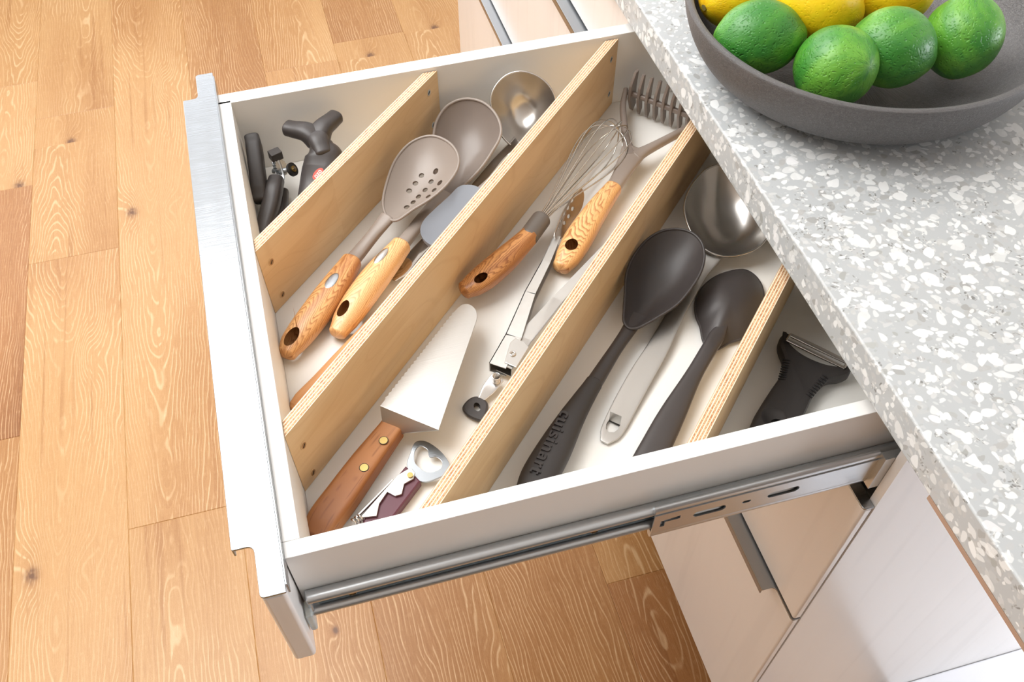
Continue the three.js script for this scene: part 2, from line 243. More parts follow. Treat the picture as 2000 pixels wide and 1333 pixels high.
  opBlk:[[-0.0355,0.817,-0.825]],
  opGear:[[-0.0214,0.802,-0.8104],[-0.0334,0.802,-0.8175],[-0.0334,0.797,-0.8078]],
  coK:[[0.0124,0.835,-0.8198],[-0.0161,0.833,-0.8417],[0.0376,0.833,-0.8461],[0.0152,0.827,-0.7957]],
  coBody:[[0.015,0.825,-0.8115],[0.0154,0.819,-0.8058],[0.0128,0.807,-0.7952],[0.0031,0.795,-0.7779],[-0.0098,0.791,-0.7527]],
  coDot:[[0.0048,0.825,-0.7662]],
  scr1:[[-0.0633,0.767,-0.7128],[-0.0585,0.767,-0.6632]],
};
for (const k in Q) Q[k] = vs(Q[k]);

// ---------------------------------------------------------------- materials
// oak planks: growth rings as level lines of a height field with knots, limed pores, streaks
function oakTex(kind, base, dark, pale, sd) {
  const kn = []; const nk = [3, 2, 4, 3, 1, 4][kind % 6]; let s2 = sd; const r = () => { s2 = (s2 * 16807) % 2147483647; return s2 / 2147483647; };
  for (let i = 0; i < nk; i++) kn.push([r() * 2, 0.03 + r() * 0.14, 0.4 + r() * 0.95, r() > 0.45]);
  const v0 = 0.04 + r() * 0.12, slope = [0.05, 0.012, 0.09, 0.06, 0.004, 0.03][kind % 6], o = sd * 0.37;
  return tex(400, 2048, (a, b) => {
    const v = a * 0.2, u = b * 2;
    const edge = u < 0.12 ? u / 0.12 : 1;
    let h = (kind % 6 === 4 || kind % 6 === 1) ? v * 0.9 : Math.sqrt((v - v0) ** 2 + 0.0004) + slope * u;
    h += 0.055 * (fbm(u * 2.2 + o, v * 9 + o, 2) - 0.5) + 0.012 * (fbm(u * 14 + o, v * 40, 2) - 0.5);
    let kd = 0; for (const k of kn) { const du = (u - k[0]) / (0.05 * k[2]), dv = (v - k[1]) / (0.022 * k[2]); const q = du * du + dv * dv; h += 0.03 * k[2] * Math.exp(-q * 0.6); if (k[3]) kd = Math.max(kd, Math.exp(-(((u - k[0]) / 0.012 / k[2]) ** 2) - ((v - k[1]) / 0.009 / k[2]) ** 2)); }
    const ph = h * 150, f = ph - Math.floor(ph);
    const pore = n2(u * 90 + o, v * 1100), pore2 = n2(u * 26 + o * 2, v * 1500);
    let lime = sst(0.62, 0.95, 1 - Math.abs(f - 0.5) * 2) * sst(0.12, 0.42, n2(u * 22, v * 240 + o)) * (0.35 + 0.65 * sst(0.3, 0.6, fbm(u * 3 + 3, v * 14 + o, 2)));
    const tone = fbm(u * 1.3 + o * 3, v * 7 + o, 3);
    let c = mix3(base, dark, 0.5 * sst(0.35, 0.78, tone) + 0.2 * f * sst(0.3, 0.6, tone) + 0.22 * sst(0.55, 0.9, pore2));
    c = mix3(c, dark, 0.55 * sst(0.72, 0.93, n2(u * 2 + o, v * 170)) * sst(0.3, 0.7, fbm(u * 4 + o, v * 20, 2)));
    for (const k of kn) if (k[3]) { const du = (u - k[0]) / (0.06 * k[2]), dv = (v - k[1]) / (0.016 * k[2]); c = mix3(c, dark, 0.6 * Math.exp(-du * du - dv * dv) * (0.4 + 0.6 * n2(u * 60, v * 400))); }
    c = mix3(c, pale, 0.6 * lime + 0.22 * sst(0.66, 0.95, pore));
    if (kd > 0.02) c = mix3(c, [92, 58, 34], Math.min(0.85, kd * (0.5 + 0.9 * n2(u * 160, v * 300))));
    const g = (n2(a * 400, b * 2048) - 0.5) * 10; return [Math.min(255, c[0] + g), Math.min(255, c[1] + g), Math.min(255, c[2] + g)];
  }, true);
}
const oakBase = [[183, 140, 90], [181, 136, 87], [187, 144, 94], [182, 138, 87], [178, 133, 85], [160, 110, 64]];
const oakDark = [[151, 102, 54], [148, 99, 51], [157, 108, 59], [151, 102, 52], [144, 95, 49], [118, 70, 31]];
const oakM = oakBase.map((b, i) => { const t = oakTex(i, b, oakDark[i], [216, 186, 148], 31 + i * 57); return std({ map: t, roughness: 0.42, bumpMap: null }); });
// handle wood: tight printed grain
function handleWood(sd, base, line) {
  return tex(512, 320, (a, b) => {
    const u = a * 0.16, v = b * 0.09, vv = Math.abs(b - 0.25) < 0.25 ? v : 0.09 - v;
    const th = (b - 0.3) * 6.283, cx = Math.cos(th), cy = Math.sin(th);
    const h = -0.011 * cx + 0.13 * u + 0.006 * (fbm(u * 16 + sd, cx * 1.2 + cy * 0.8 + 4 + sd, 2) - 0.5) * 2 + 0.0014 * fbm(u * 90 + sd, cy * 4 + cx * 3 + 9, 2);
    const ph = h * 760, f = ph - Math.floor(ph);
    const k = sst(0.35, 1, f) * (1 - sst(0.93, 1, f)) * (0.35 + 0.65 * fbm(u * 24 + sd, cx * 2 + cy + 5, 2)) * 0.95;
    const st = n2(u * 700 + sd, b * 160); const t = fbm(u * 12 + sd, cx + 2 * cy + sd, 2); let c = mix3(base, line, Math.min(1, k)); c = mix3(c, line, 0.35 * sst(0.5, 0.8, t) + 0.14 * sst(0.6, 0.9, st)); return c;
  }, true, [1 / 0.16, 1 / 0.09]);
}
const M = {};
const hw = [handleWood(1.7, [232, 180, 120], [150, 84, 40]), handleWood(9.2, [238, 190, 132], [164, 98, 52]), handleWood(21.4, [212, 152, 92], [120, 64, 28]), handleWood(33.1, [236, 188, 128], [156, 92, 46])];
M.hw = hw.map((t) => phy({ map: t, roughness: 0.38, clearcoat: 0.25, clearcoatRoughness: 0.35 }));
const fine = tex(256, 256, (a, b) => 128 + (n2(a * 256, b * 256) - 0.5) * 200 , false, [40, 40]);
const brushedT = tex(512, 512, (a, b) => 128 + (n2(a * 6, b * 512) - 0.5) * 120 + (n2(a * 3 + 9, b * 250) - 0.5) * 80, false, [8, 8]);
M.white = std({ color: 0xf1efeb, roughness: 0.42 });
M.whiteIn = std({ color: 0xeeece7, roughness: 0.5 });
M.front = phy({ color: 0xeceae8, roughness: 0.4, clearcoat: 0.6, clearcoatRoughness: 0.22,
  map: tex(256, 1024, (a, b) => { const g = fbm(a * 40, b * 3, 3), q = fbm(a * 5 + 7, b * 1.5, 2); const k = 246 + 9 * (q - 0.5) - 5 * sst(0.56, 0.8, g); return [k, k - 2, k - 4]; }, true, [1.6, 1.0]) });
M.alu = std({ color: 0xa2a7ac, metalness: 1, roughness: 0.27, bumpMap: brushedT, bumpScale: 0.00008 });
M.steel = std({ color: 0xc9c6c2, metalness: 1, roughness: 0.24 });
M.steelBr = std({ color: 0xc6c4c0, metalness: 1, roughness: 0.36, bumpMap: brushedT, bumpScale: 0.00006 });
M.polished = std({ color: 0xd0cecb, metalness: 1, roughness: 0.14 });
M.zinc = std({ color: 0xc6cacd, metalness: 0.85, roughness: 0.3 });
M.dark = std({ color: 0x1c1a1a, roughness: 0.6 });
M.black = std({ color: 0x3d3837, roughness: 0.42, bumpMap: fine, bumpScale: 0.00003 });
M.blackSoft = std({ color: 0x383433, roughness: 0.55, bumpMap: fine, bumpScale: 0.00005 });
M.taupe = std({ color: 0x93877e, roughness: 0.4 });
M.taupe2 = std({ color: 0x847870, roughness: 0.38 });
M.greySil = std({ color: 0x73777f, roughness: 0.55 });
M.brass = std({ color: 0xa38d58, metalness: 1, roughness: 0.35 });
M.burg = std({ color: 0x5a2a38, roughness: 0.4 });
M.red = std({ color: 0xd8402c, roughness: 0.5 });
const birch = tex(1024, 512, (a, b) => { const u = a * 0.5, v = b * 0.12; const w = fbm(u * 8, v * 60, 3), q = fbm(u * 40, v * 900, 2), c = fbm(u * 5 + 4, v * 16 + 2, 2); let k = mix3([238, 206, 160], [222, 184, 134], 0.5 * sst(0.35, 0.7, w) + 0.25 * q); const ct = Math.abs(((c * 9) % 1) - 0.5) * 2; return mix3(k, [206, 162, 110], 0.16 * sst(0.75, 1, ct)); }, true, [2, 1 / 0.12]);
M.birch = std({ map: birch, roughness: 0.48 });
const plyT = tex(512, 64, (a, b) => { const L = 9, k = Math.floor(b * L), f = b * L - k; const fib = k % 2 ? n2(a * 260, b * 30 + k * 9) : n2(a * 30 + k * 5, b * 90); let c = k % 2 ? mix3([222, 184, 140], [172, 112, 70], sst(0.35, 0.8, fib)) : mix3([250, 234, 208], [236, 208, 170], fib); if (f < 0.16) c = mix3(c, [156, 98, 62], 0.75); return c; }, true, [4, 1]);
M.ply = std({ map: plyT, roughness: 0.7 });
M.beech = std({ map: tex(512, 256, (a, b) => { const u = a * 0.3, v = b * 0.05; const p = n2(u * 70, v * 2400), w = fbm(u * 9, v * 90, 3); return mix3(mix3([176, 118, 68], [146, 90, 46], sst(0.3, 0.75, w)), [112, 62, 30], 0.5 * sst(0.72, 0.95, p)); }, true, [1 / 0.3, 1 / 0.09]), roughness: 0.5 });
M.stick = std({ map: tex(256, 128, (a, b) => mix3([214, 160, 108], [180, 118, 70], 0.6 * fbm(a * 6, b * 40, 3)), true, [5, 10]), roughness: 0.6 });
M.subst = std({ color: 0xa98a74, roughness: 0.8 });
M.wall = std({ color: 0xf2f0ec, roughness: 0.8 });
M.ceil = std({ color: 0xf6f5f2, roughness: 0.85 });
M.bowl = std({ roughness: 0.5, metalness: 0.25, map: tex(512, 512, (a, b) => { const s = n2(a * 512, b * 512); const k = 98 + 18 * (fbm(a * 90, b * 90, 2) - 0.5) + (s > 0.88 ? 40 : 0); return [k + 2, k, k]; }, true, [6, 2]), bumpMap: tex(512, 512, (a, b) => 255 * fbm(a * 200, b * 200, 2), false, [6, 2]), bumpScale: 0.0004 });
function citrusTex(c0, c1, c2, sd) { return tex(512, 256, (a, b) => { const x = Math.cos(a * 6.283) * 1.4 + 5, y = Math.sin(a * 6.283) * 1.4 + 5; const t = fbm(x + sd, b * 4 + y * 0.7 + sd, 4), s = fbm(x * 9 + sd, b * 30 + y * 9, 2); return mix3(mix3(c0, c1, sst(0.3, 0.62, t)), c2, 0.5 * sst(0.48, 0.75, fbm(x * 1.3 + 40 + sd, b * 5 + y, 3)) + 0.18 * sst(0.6, 0.8, s)); }, true); }
const peelB = tex(512, 256, (a, b) => { const s = n2(a * 170, b * 85), q = n2(a * 60 + 7, b * 30); return 255 * (0.55 * sst(0.0, 0.35, s) + 0.25 * q + 0.2 * fbm(a * 14, b * 8, 2)); }, false);
M.lime = [3, 11, 23, 37].map((s) => phy({ map: citrusTex([70, 142, 44], [104, 168, 54], [42, 118, 48], s), roughness: 0.42, bumpMap: peelB, bumpScale: 0.0011, clearcoat: 0.25, clearcoatRoughness: 0.4 }));
M.lemon = phy({ map: citrusTex([252, 214, 24], [250, 200, 16], [240, 176, 10], 5), roughness: 0.45, bumpMap: peelB, bumpScale: 0.0005 });
// terrazzo drawn as chips in a binder
function terrazzo(w, h, mw, mh, kx) {
  const cv = document.createElement('canvas'); cv.width = w; cv.height = h; const g = cv.getContext('2d'), s = w / mw;
  g.fillStyle = 'rgb(180,183,184)'; g.fillRect(0, 0, w, h);
  const chip = (x, y, r, col, el, an, irregular = 0.5) => {
    const n = 5 + Math.floor(rnd() * 4), P = []; for (let i = 0; i < n; i++) { const a = (i + rr(-0.3, 0.3)) / n * 6.283, q = r * rr(1 - irregular, 1 + irregular * 0.5); const px = Math.cos(a) * q * el, py = Math.sin(a) * q / el; P.push([px * Math.cos(an) - py * Math.sin(an), px * Math.sin(an) + py * Math.cos(an)]); }
    for (const ox of [-w, 0, w]) for (const oy of [-h, 0, h]) { const X = x * s + ox, Y = y * s + oy, R = r * s * el * 1.5; if (X + R < 0 || X - R > w || Y + R < 0 || Y - R > h) continue;
      g.fillStyle = col; g.beginPath(); for (let i = 0; i < n; i++) { const a = P[i], b = P[(i + 1) % n], mx = (a[0] + b[0]) / 2 * s + X, my = (a[1] + b[1]) / 2 * s + Y; if (i === 0) { const z = P[n - 1]; g.moveTo((z[0] + a[0]) / 2 * s + X, (z[1] + a[1]) / 2 * s + Y); } g.quadraticCurveTo(a[0] * s + X, a[1] * s + Y, mx, my); } g.closePath(); g.fill(); }
  };
  const area = mw * mh; const gray = (k, t = 0, al = 1) => `rgba(${k},${k + 1 - t},${k - 2 * t},${al})`;
  for (let i = 0; i < area * 30000; i++) chip(rnd() * mw, rnd() * mh, rr(0.0006, 0.002), gray(Math.floor(rr(164, 218)), 0, 0.55), rr(1, 1.6), rnd() * 6.28);
  for (let i = 0; i < area * 14000; i++) chip(rnd() * mw, rnd() * mh, rr(0.0018, 0.0045), gray(Math.floor(rr(172, 214)), 1, rr(0.4, 0.8)), rr(1, 1.5), rnd() * 6.28);
  for (let i = 0; i < area * 2600; i++) { const x = rnd() * mw, y = rnd() * mh; for (let k = 0; k < 7; k++) chip(x + rr(-0.004, 0.004), y + rr(-0.004, 0.004), rr(0.0004, 0.0016), gray(Math.floor(rnd() < 0.6 ? rr(112, 160) : rr(215, 235)), 2, 0.8), rr(1, 2), rnd() * 6.28); }
  for (let i = 0; i < area * 1500; i++) chip(rnd() * mw, rnd() * mh, rr(0.002, 0.005), gray(Math.floor(rr(150, 176)), 2, 0.75), rr(1, 1.4), rnd() * 6.28);
  for (let i = 0; i < area * 9000; i++) chip(rnd() * mw, rnd() * mh, rr(0.0016, 0.0042), gray(Math.floor(rr(218, 234)), 0, rr(0.7, 1)), rr(1, 1.5), rnd() * 6.28);
  for (let i = 0; i < area * 2100; i++) chip(rnd() * mw, rnd() * mh, rr(0.0042, 0.0072), gray(Math.floor(rr(216, 234)), 0, rr(0.75, 1)), rr(1, 1.45), rnd() * 6.28);
  const t = new THREE.CanvasTexture(cv); t.wrapS = t.wrapT = THREE.RepeatWrapping; t.colorSpace = THREE.SRGBColorSpace; t.repeat.set(1 / mw, 1 / mh); return t;
}
M.stone = std({ map: terrazzo(2048, 2048, 0.62, 0.62), roughness: 0.4 });

// ---------------------------------------------------------------- the room
const floor = new THREE.Group(); floor.name = 'floor'; floor.userData = { kind: 'structure', label: 'limed oak plank floor in warm honey tones', b: [0, 0, 0] }; scene.add(floor);
part('subfloor', box(ROOM.x0 - 0.1, ROOM.x1 + 0.1, -0.12, -0.016, ROOM.z0 - 0.1, ROOM.z1 + 0.1), std({ color: 0x6b4a2c, roughness: 0.9 }), floor);
function plankGeo(x0, x1, z0, z1, uo, flip) {
  const c = 0.0011, d = 0.0009, y = 0, P = [], T = [];
  const q = (a, b, e, f) => { P.push(...a, ...b, ...e, ...a, ...e, ...f); for (const p of [a, b, e, a, e, f]) { const v = (p[0] - x0) / 0.2, u = (p[2] - z0) / 2 + uo; T.push(flip ? 1 - v : v, flip ? 1 - u : u); } };
  const A = [x0 + c, y, z0 + c], B = [x1 - c, y, z0 + c], C = [x1 - c, y, z1 - c], D = [x0 + c, y, z1 - c];
  const a = [x0, y - d, z0], b = [x1, y - d, z0], e = [x1, y - d, z1], f = [x0, y - d, z1], lo = -0.016;
  q(D, C, B, A); q(A, B, b, a); q(B, C, e, b); q(C, D, f, e); q(D, A, a, f);
  const dn = (p) => [p[0], lo, p[2]]; q(a, b, dn(b), dn(a)); q(b, e, dn(e), dn(b)); q(e, f, dn(f), dn(e)); q(f, a, dn(a), dn(f));
  const g = new THREE.BufferGeometry(); g.setAttribute('position', new THREE.Float32BufferAttribute(P, 3)); g.setAttribute('uv', new THREE.Float32BufferAttribute(T, 2)); g.computeVertexNormals(); return g;
}
{
  const PW = 0.1985, X0 = -0.066; const known = { '-4': [-2.35, -1.92, -1.17], '-3': [-2.18, -1.644], '-2': [-0.905, -2.75], '1': [-2.293, -0.9], '2': [-0.575, -2.5] };
  const kinds = { '-4': [3, 2, 5, 1, 0], '-3': [0, 3, 2, 3], '-2': [3, 2, 0, 2], '-1': [3, 4, 1, 0], '0': [2, 1, 4, 0], '1': [4, 3, 4, 1], '2': [4, 3, 5, 2] };
  for (let k = -12; k <= 13; k++) {
    const xa = Math.max(ROOM.x0, X0 + k * PW), xb = Math.min(ROOM.x1, X0 + (k + 1) * PW); if (xb - xa < 0.01) continue;
    let J = (known[k] || []).slice(); if (!J.length) { let z = -2.9 + rr(0, 1.1); while (z < 1.2) { J.push(z); z += rr(1.1, 1.9); } } else { let z = Math.max(...J) + 1.3; while (z < 1.6) { J.push(z); z += 1.4; } }
    J = [ROOM.z0, ...J.filter((z) => z > ROOM.z0 + 0.2 && z < ROOM.z1 - 0.2), ROOM.z1].sort((a, b) => a - b);
    for (let i = 0; i < J.length - 1; i++) { const kk = (kinds[k] || [])[i]; const m = oakM[kk ?? Math.floor(rnd() * 5)]; part('plank', plankGeo(xa, xb, J[i], J[i + 1], rnd(), rnd() > 0.5), m, floor); }
  }
}
struct('ceiling', box(ROOM.x0 - 0.1, ROOM.x1 + 0.1, CEIL, CEIL + 0.12, ROOM.z0 - 0.1, ROOM.z1 + 0.1), M.ceil);
struct('wall_left', box(ROOM.x0 - 0.1, ROOM.x0, 0, CEIL, ROOM.z0 - 0.1, ROOM.z1 + 0.1), M.wall);
struct('wall_back', box(ROOM.x0, ROOM.x1, 0, CEIL, ROOM.z0 - 0.1, ROOM.z0), M.wall);
struct('wall_front', box(ROOM.x0, ROOM.x1, 0, CEIL, ROOM.z1, ROOM.z1 + 0.1), std({ color: 0x77706a, roughness: 0.85 }));
struct('wall_right', box(ROOM.x1, ROOM.x1 + 0.1, 0, CEIL, ROOM.z0 - 0.1, ROOM.z1 + 0.1), M.wall);
{
  const t = thing('ceiling_light', 'large square white light panel mounted on the ceiling', 'light', [PANEL.x, CEIL - 0.07, PANEL.z]);
  const w = PANEL.w / 2, d = PANEL.d / 2;
  part('frame', [box(PANEL.x - w - 0.03, PANEL.x + w + 0.03, CEIL - 0.07, CEIL - 0.001, PANEL.z - d - 0.03, PANEL.z - d), box(PANEL.x - w - 0.03, PANEL.x + w + 0.03, CEIL - 0.07, CEIL - 0.001, PANEL.z + d, PANEL.z + d + 0.03), box(PANEL.x - w - 0.03, PANEL.x - w, CEIL - 0.07, CEIL - 0.001, PANEL.z - d, PANEL.z + d), box(PANEL.x + w, PANEL.x + w + 0.03, CEIL - 0.07, CEIL - 0.001, PANEL.z - d, PANEL.z + d)], M.white, t);
  part('diffuser', box(PANEL.x - w, PANEL.x + w, CEIL - 0.06, CEIL - 0.001, PANEL.z - d, PANEL.z + d), std({ color: 0xffffff, emissive: 0xfffaf2, emissiveIntensity: 1.2, roughness: 0.9 }), t);
}
{
  const g = new THREE.Group(); g.name = 'added_door_1'; g.userData = { kind: 'structure', label: 'bright frosted pane in a white frame, added out of view to light the end panel', b: [ROOM.x1, 0, ADDED_DOOR.z] }; g.position.set(ROOM.x1, 0, ADDED_DOOR.z); scene.add(g);  // made-up light source, put in for the pale end panel
  const a = ADDED_DOOR.z - ADDED_DOOR.w / 2, b = ADDED_DOOR.z + ADDED_DOOR.w / 2, x = ROOM.x1, p = ADDED_DOOR.y0, q = ADDED_DOOR.y1;
  part('frame', [box(x - 0.05, x - 0.001, 0, q + 0.1, a - 0.1, a), box(x - 0.05, x - 0.001, 0, q + 0.1, b, b + 0.1), box(x - 0.05, x - 0.001, q, q + 0.1, a, b), box(x - 0.05, x - 0.001, 0, p, a, b)], M.white, g);
  part('pane', box(x - 0.02, x - 0.001, p, q, a, b), std({ color: 0xffffff, emissive: 0xf0f5ff, emissiveIntensity: 1.2, roughness: 0.6 }), g);
}

{
  const g = new THREE.Group(); g.name = 'added_window_1'; g.userData = { kind: 'structure', label: 'wide bright window added out of view in the back wall for its light', b: [ADDED_WIN.x, ADDED_WIN.y0, ROOM.z0] }; g.position.set(ADDED_WIN.x, ADDED_WIN.y0, ROOM.z0); scene.add(g);  // added source out of view, mirrored in the metal pulls
  const a = ADDED_WIN.x - ADDED_WIN.w / 2, b = ADDED_WIN.x + ADDED_WIN.w / 2, z = ROOM.z0;
  part('frame', [box(a - 0.06, a, ADDED_WIN.y0 - 0.06, ADDED_WIN.y1 + 0.06, z + 0.001, z + 0.05), box(b, b + 0.06, ADDED_WIN.y0 - 0.06, ADDED_WIN.y1 + 0.06, z + 0.001, z + 0.05), box(a, b, ADDED_WIN.y1, ADDED_WIN.y1 + 0.06, z + 0.001, z + 0.05), box(a, b, ADDED_WIN.y0 - 0.06, ADDED_WIN.y0, z + 0.001, z + 0.05)], M.white, g);
  for (let i = 0; i < 3; i++) part('pane', box(a + ADDED_WIN.w / 3 * i + 0.012, a + ADDED_WIN.w / 3 * (i + 1) - 0.012, ADDED_WIN.y0, ADDED_WIN.y1, z + 0.001, z + 0.02), std({ color: 0xffffff, emissive: 0xeef4ff, emissiveIntensity: 0.8, roughness: 0.6 }), g);
}
{
  const t = thing('added_floor_mat', 'pale white mat added on the floor to whiten the glossy end panel by reflection', 'mat', [1.04, 0, 0.23]);  // invented reflector: gives the end panel something white to mirror
  part('mat', box(0.7, 1.38, 0.0002, 0.012, -0.2868, 0.74, 0.003), std({ color: 0xeeedf0, roughness: 0.7, bumpMap: fine, bumpScale: 0.0003 }), t);
}
// ---------------------------------------------------------------- cabinets and counter
const y_ = (v) => RIM + v;
const XF = 0.404, ZE = -0.2873, ZM = -0.9155, ZF = -1.884;
const CT = 0.02;        // cabinet top relative to the rim
function carcass(label, z0, z1, endNear, endFar) {
  const t = thing('base_cabinet', label, 'cabinet', [XF + 0.3, 0, (z0 + z1) / 2], 'kitchen base cabinets');
  const xb = 1.42;
  part('end_panel', box(endNear ? 0.4145 : 0.425, xb, 0.0, y_(CT), z1 - 0.0095, z1), endNear ? M.front : M.white, t, endNear ? 'glossy off-white end panel' : undefined);
  part('side_panel', box(0.425, xb, 0.0, y_(CT), z0, z0 + 0.0095), endFar ? M.front : M.white, t);
  part('back_panel', box(xb - 0.012, xb, 0.1, y_(CT), z0 + 0.0095, z1 - 0.0095), M.white, t);
  part('bottom_panel', box(0.425, xb - 0.012, 0.1, 0.118, z0 + 0.0095, z1 - 0.0095), M.white, t);
  part('toe_kick', box(0.47, 0.486, 0, 0.1, z0 + 0.0095, z1 - 0.0095), std({ color: 0x8d8781, roughness: 0.6 }), t);
  return t;
}
const cab = carcass('base cabinet under the pulled-out utensil drawer with glossy off-white end panel', ZM + 0.001, ZE, true, false);
carcass('neighbouring base cabinet with all drawers shut, two metal edge pulls showing', ZF, ZM - 0.001, false, true);
// edge pull: flat plate on the top of a front with a projecting grip flange and folded lips
function pullGeo(xb, xf, xe, yt, z0, z1) {
  const s = new THREE.Shape(), n = 0.042, r = 0.004; const P = [[xb, z0], [xf, z0], [xf, z0 + n], [xe, z0 + n], [xe, z1 - n], [xf, z1 - n], [xf, z1], [xb, z1]], R = [0.001, r, 0.006, 0.002, 0.002, 0.006, r, 0.001];
  P.forEach((p, i) => { const a = P[(i + 7) % 8], b = P[(i + 1) % 8], c = (u, v) => { const l = Math.hypot(v[0] - u[0], v[1] - u[1]); return [u[0] + (v[0] - u[0]) / l * R[i], u[1] + (v[1] - u[1]) / l * R[i]]; }; const e = c(p, a), f = c(p, b); if (i) s.lineTo(e[0], -e[1]); else s.moveTo(e[0], -e[1]); s.quadraticCurveTo(p[0], -p[1], f[0], -f[1]); });
  const bv = 0.0004; let g = new THREE.ExtrudeGeometry(s, { depth: 0.0012, bevelEnabled: true, bevelThickness: bv, bevelSize: bv, bevelOffset: -bv, bevelSegments: 2, curveSegments: 6 });
  g.rotateX(-Math.PI / 2); g.translate(0, yt - 0.0016, 0);
  return [g, box(xe, xe + 0.0016, yt - 0.011, yt - 0.0006, z0 + n + 0.001, z1 - n - 0.001, 0.0005), box(xb - 0.0005, xb + 0.0012, yt - 0.014, yt - 0.0006, z0 + 0.006, z1 - 0.006, 0.0004)];
}
function lowerDrawer(label, y0, y1, z0, z1) {
  const t = thing('cabinet_drawer', label, 'drawer', [XF, y_(y0), (z0 + z1) / 2], 'closed drawers below the counter');
  part('front_panel', box(XF, XF + 0.0102, y_(y0), y_(y1) - 0.002, z0, z1, 0.003), M.front, t, 'glossy off-white drawer front');
  part('edge_pull', pullGeo(XF + 0.0102, XF - 0.0005, XF - 0.0165, y_(y1), z0, z1), M.alu, t, 'brushed aluminium edge pull');
  part('box', [box(XF + 0.0102, 0.95, y_(y0) + 0.03, y_(y1) - 0.06, z0 + 0.03, z0 + 0.042), box(XF + 0.0102, 0.95, y_(y0) + 0.03, y_(y1) - 0.06, z1 - 0.042, z1 - 0.03), box(XF + 0.0102, 0.95, y_(y0) + 0.03, y_(y0) + 0.036, z0 + 0.042, z1 - 0.042)], M.whiteIn, t);
}
lowerDrawer('closed middle drawer right under the pulled-out utensil drawer', -0.3715, -0.117, ZM + 0.0015, ZE - 0.0005);
lowerDrawer('closed bottom drawer below the open utensil drawer', -0.757, -0.3745, ZM + 0.0015, ZE - 0.0005);
lowerDrawer('closed top drawer of the neighbouring cabinet tucked under the counter edge', -0.1145, 0.008, ZF, ZM - 0.0015);
lowerDrawer('closed middle drawer of the cabinet next to the open drawer', -0.3715, -0.117, ZF, ZM - 0.0015);
lowerDrawer('closed bottom drawer of the cabinet next to the open drawer', -0.757, -0.3745, ZF, ZM - 0.0015);
{
  const t = thing('countertop', 'grey terrazzo countertop with white stone chips and a thick front edge', 'countertop', [0.7, y_(CT), -0.6]);
  part('slab', box(0.3765, 1.45, y_(CT) + 0.0001, y_(0.0545), -1.93, 0.95, 0.0022), M.stone, t);
  part('substrate', box(0.3769, 0.46, y_(CT) - 0.0045, y_(CT), -0.231, 0.93), M.subst, t, 'thin brown plywood strip under the slab');
  part('support_leg', [box(0.9, 0.96, 0, y_(CT), 0.8, 0.86), box(0.5, 0.56, 0, y_(CT), 0.8, 0.86)], M.alu, t);
}

// ---------------------------------------------------------------- the open drawer
const FL = -0.093, ZN = -0.317, ZNi = -0.3305, ZFo = -0.8832, ZFi = -0.8655, XA = -0.0815, XAi = -0.0686, XB = 0.47;
const dr = thing('utensil_drawer', 'pulled-out white utensil drawer with diagonal plywood dividers and brushed metal pull', 'drawer', [0.1, y_(-0.106), -0.6]);
{
  part('front_panel', box(-0.1003, -0.0826, y_(-0.1175), y_(0.0062), -0.9135, ZE, 0.0035), M.front, dr);
  part('edge_pull', pullGeo(-0.0824, -0.1008, -0.1168, y_(0.0082), -0.9135, ZE), M.alu, dr, 'brushed aluminium edge pull with notched ends');
  part('box_front', box(XA, XAi, y_(-0.106), y_(0), ZFo + 0.0135, ZN - 0.0137, 0.0006), M.white, dr);
  part('box_side', box(XA, XB, y_(-0.106), y_(0), ZNi, ZN, 0.0006), M.white, dr);
  part('box_side', box(XA, XB, y_(-0.106), y_(0), ZFo, ZFi - 0.0002, 0.0006), M.white, dr);
  part('box_back', box(XB - 0.0135, XB, y_(-0.106), y_(0), ZFi, ZNi - 0.0003), M.white, dr);
  part('box_bottom', box(XAi + 0.0002, XB - 0.0137, y_(FL - 0.009), y_(FL), ZFi + 0.0001, ZNi - 0.0003), M.whiteIn, dr);
  part('bumper', box(-0.0818, -0.0762, y_(-0.098), y_(-0.07), -0.3145, -0.300, 0.002), phy({ color: 0xdfe6e4, roughness: 0.25, transmission: 0.5, thickness: 0.004 }), dr, 'small translucent plastic clip');
}
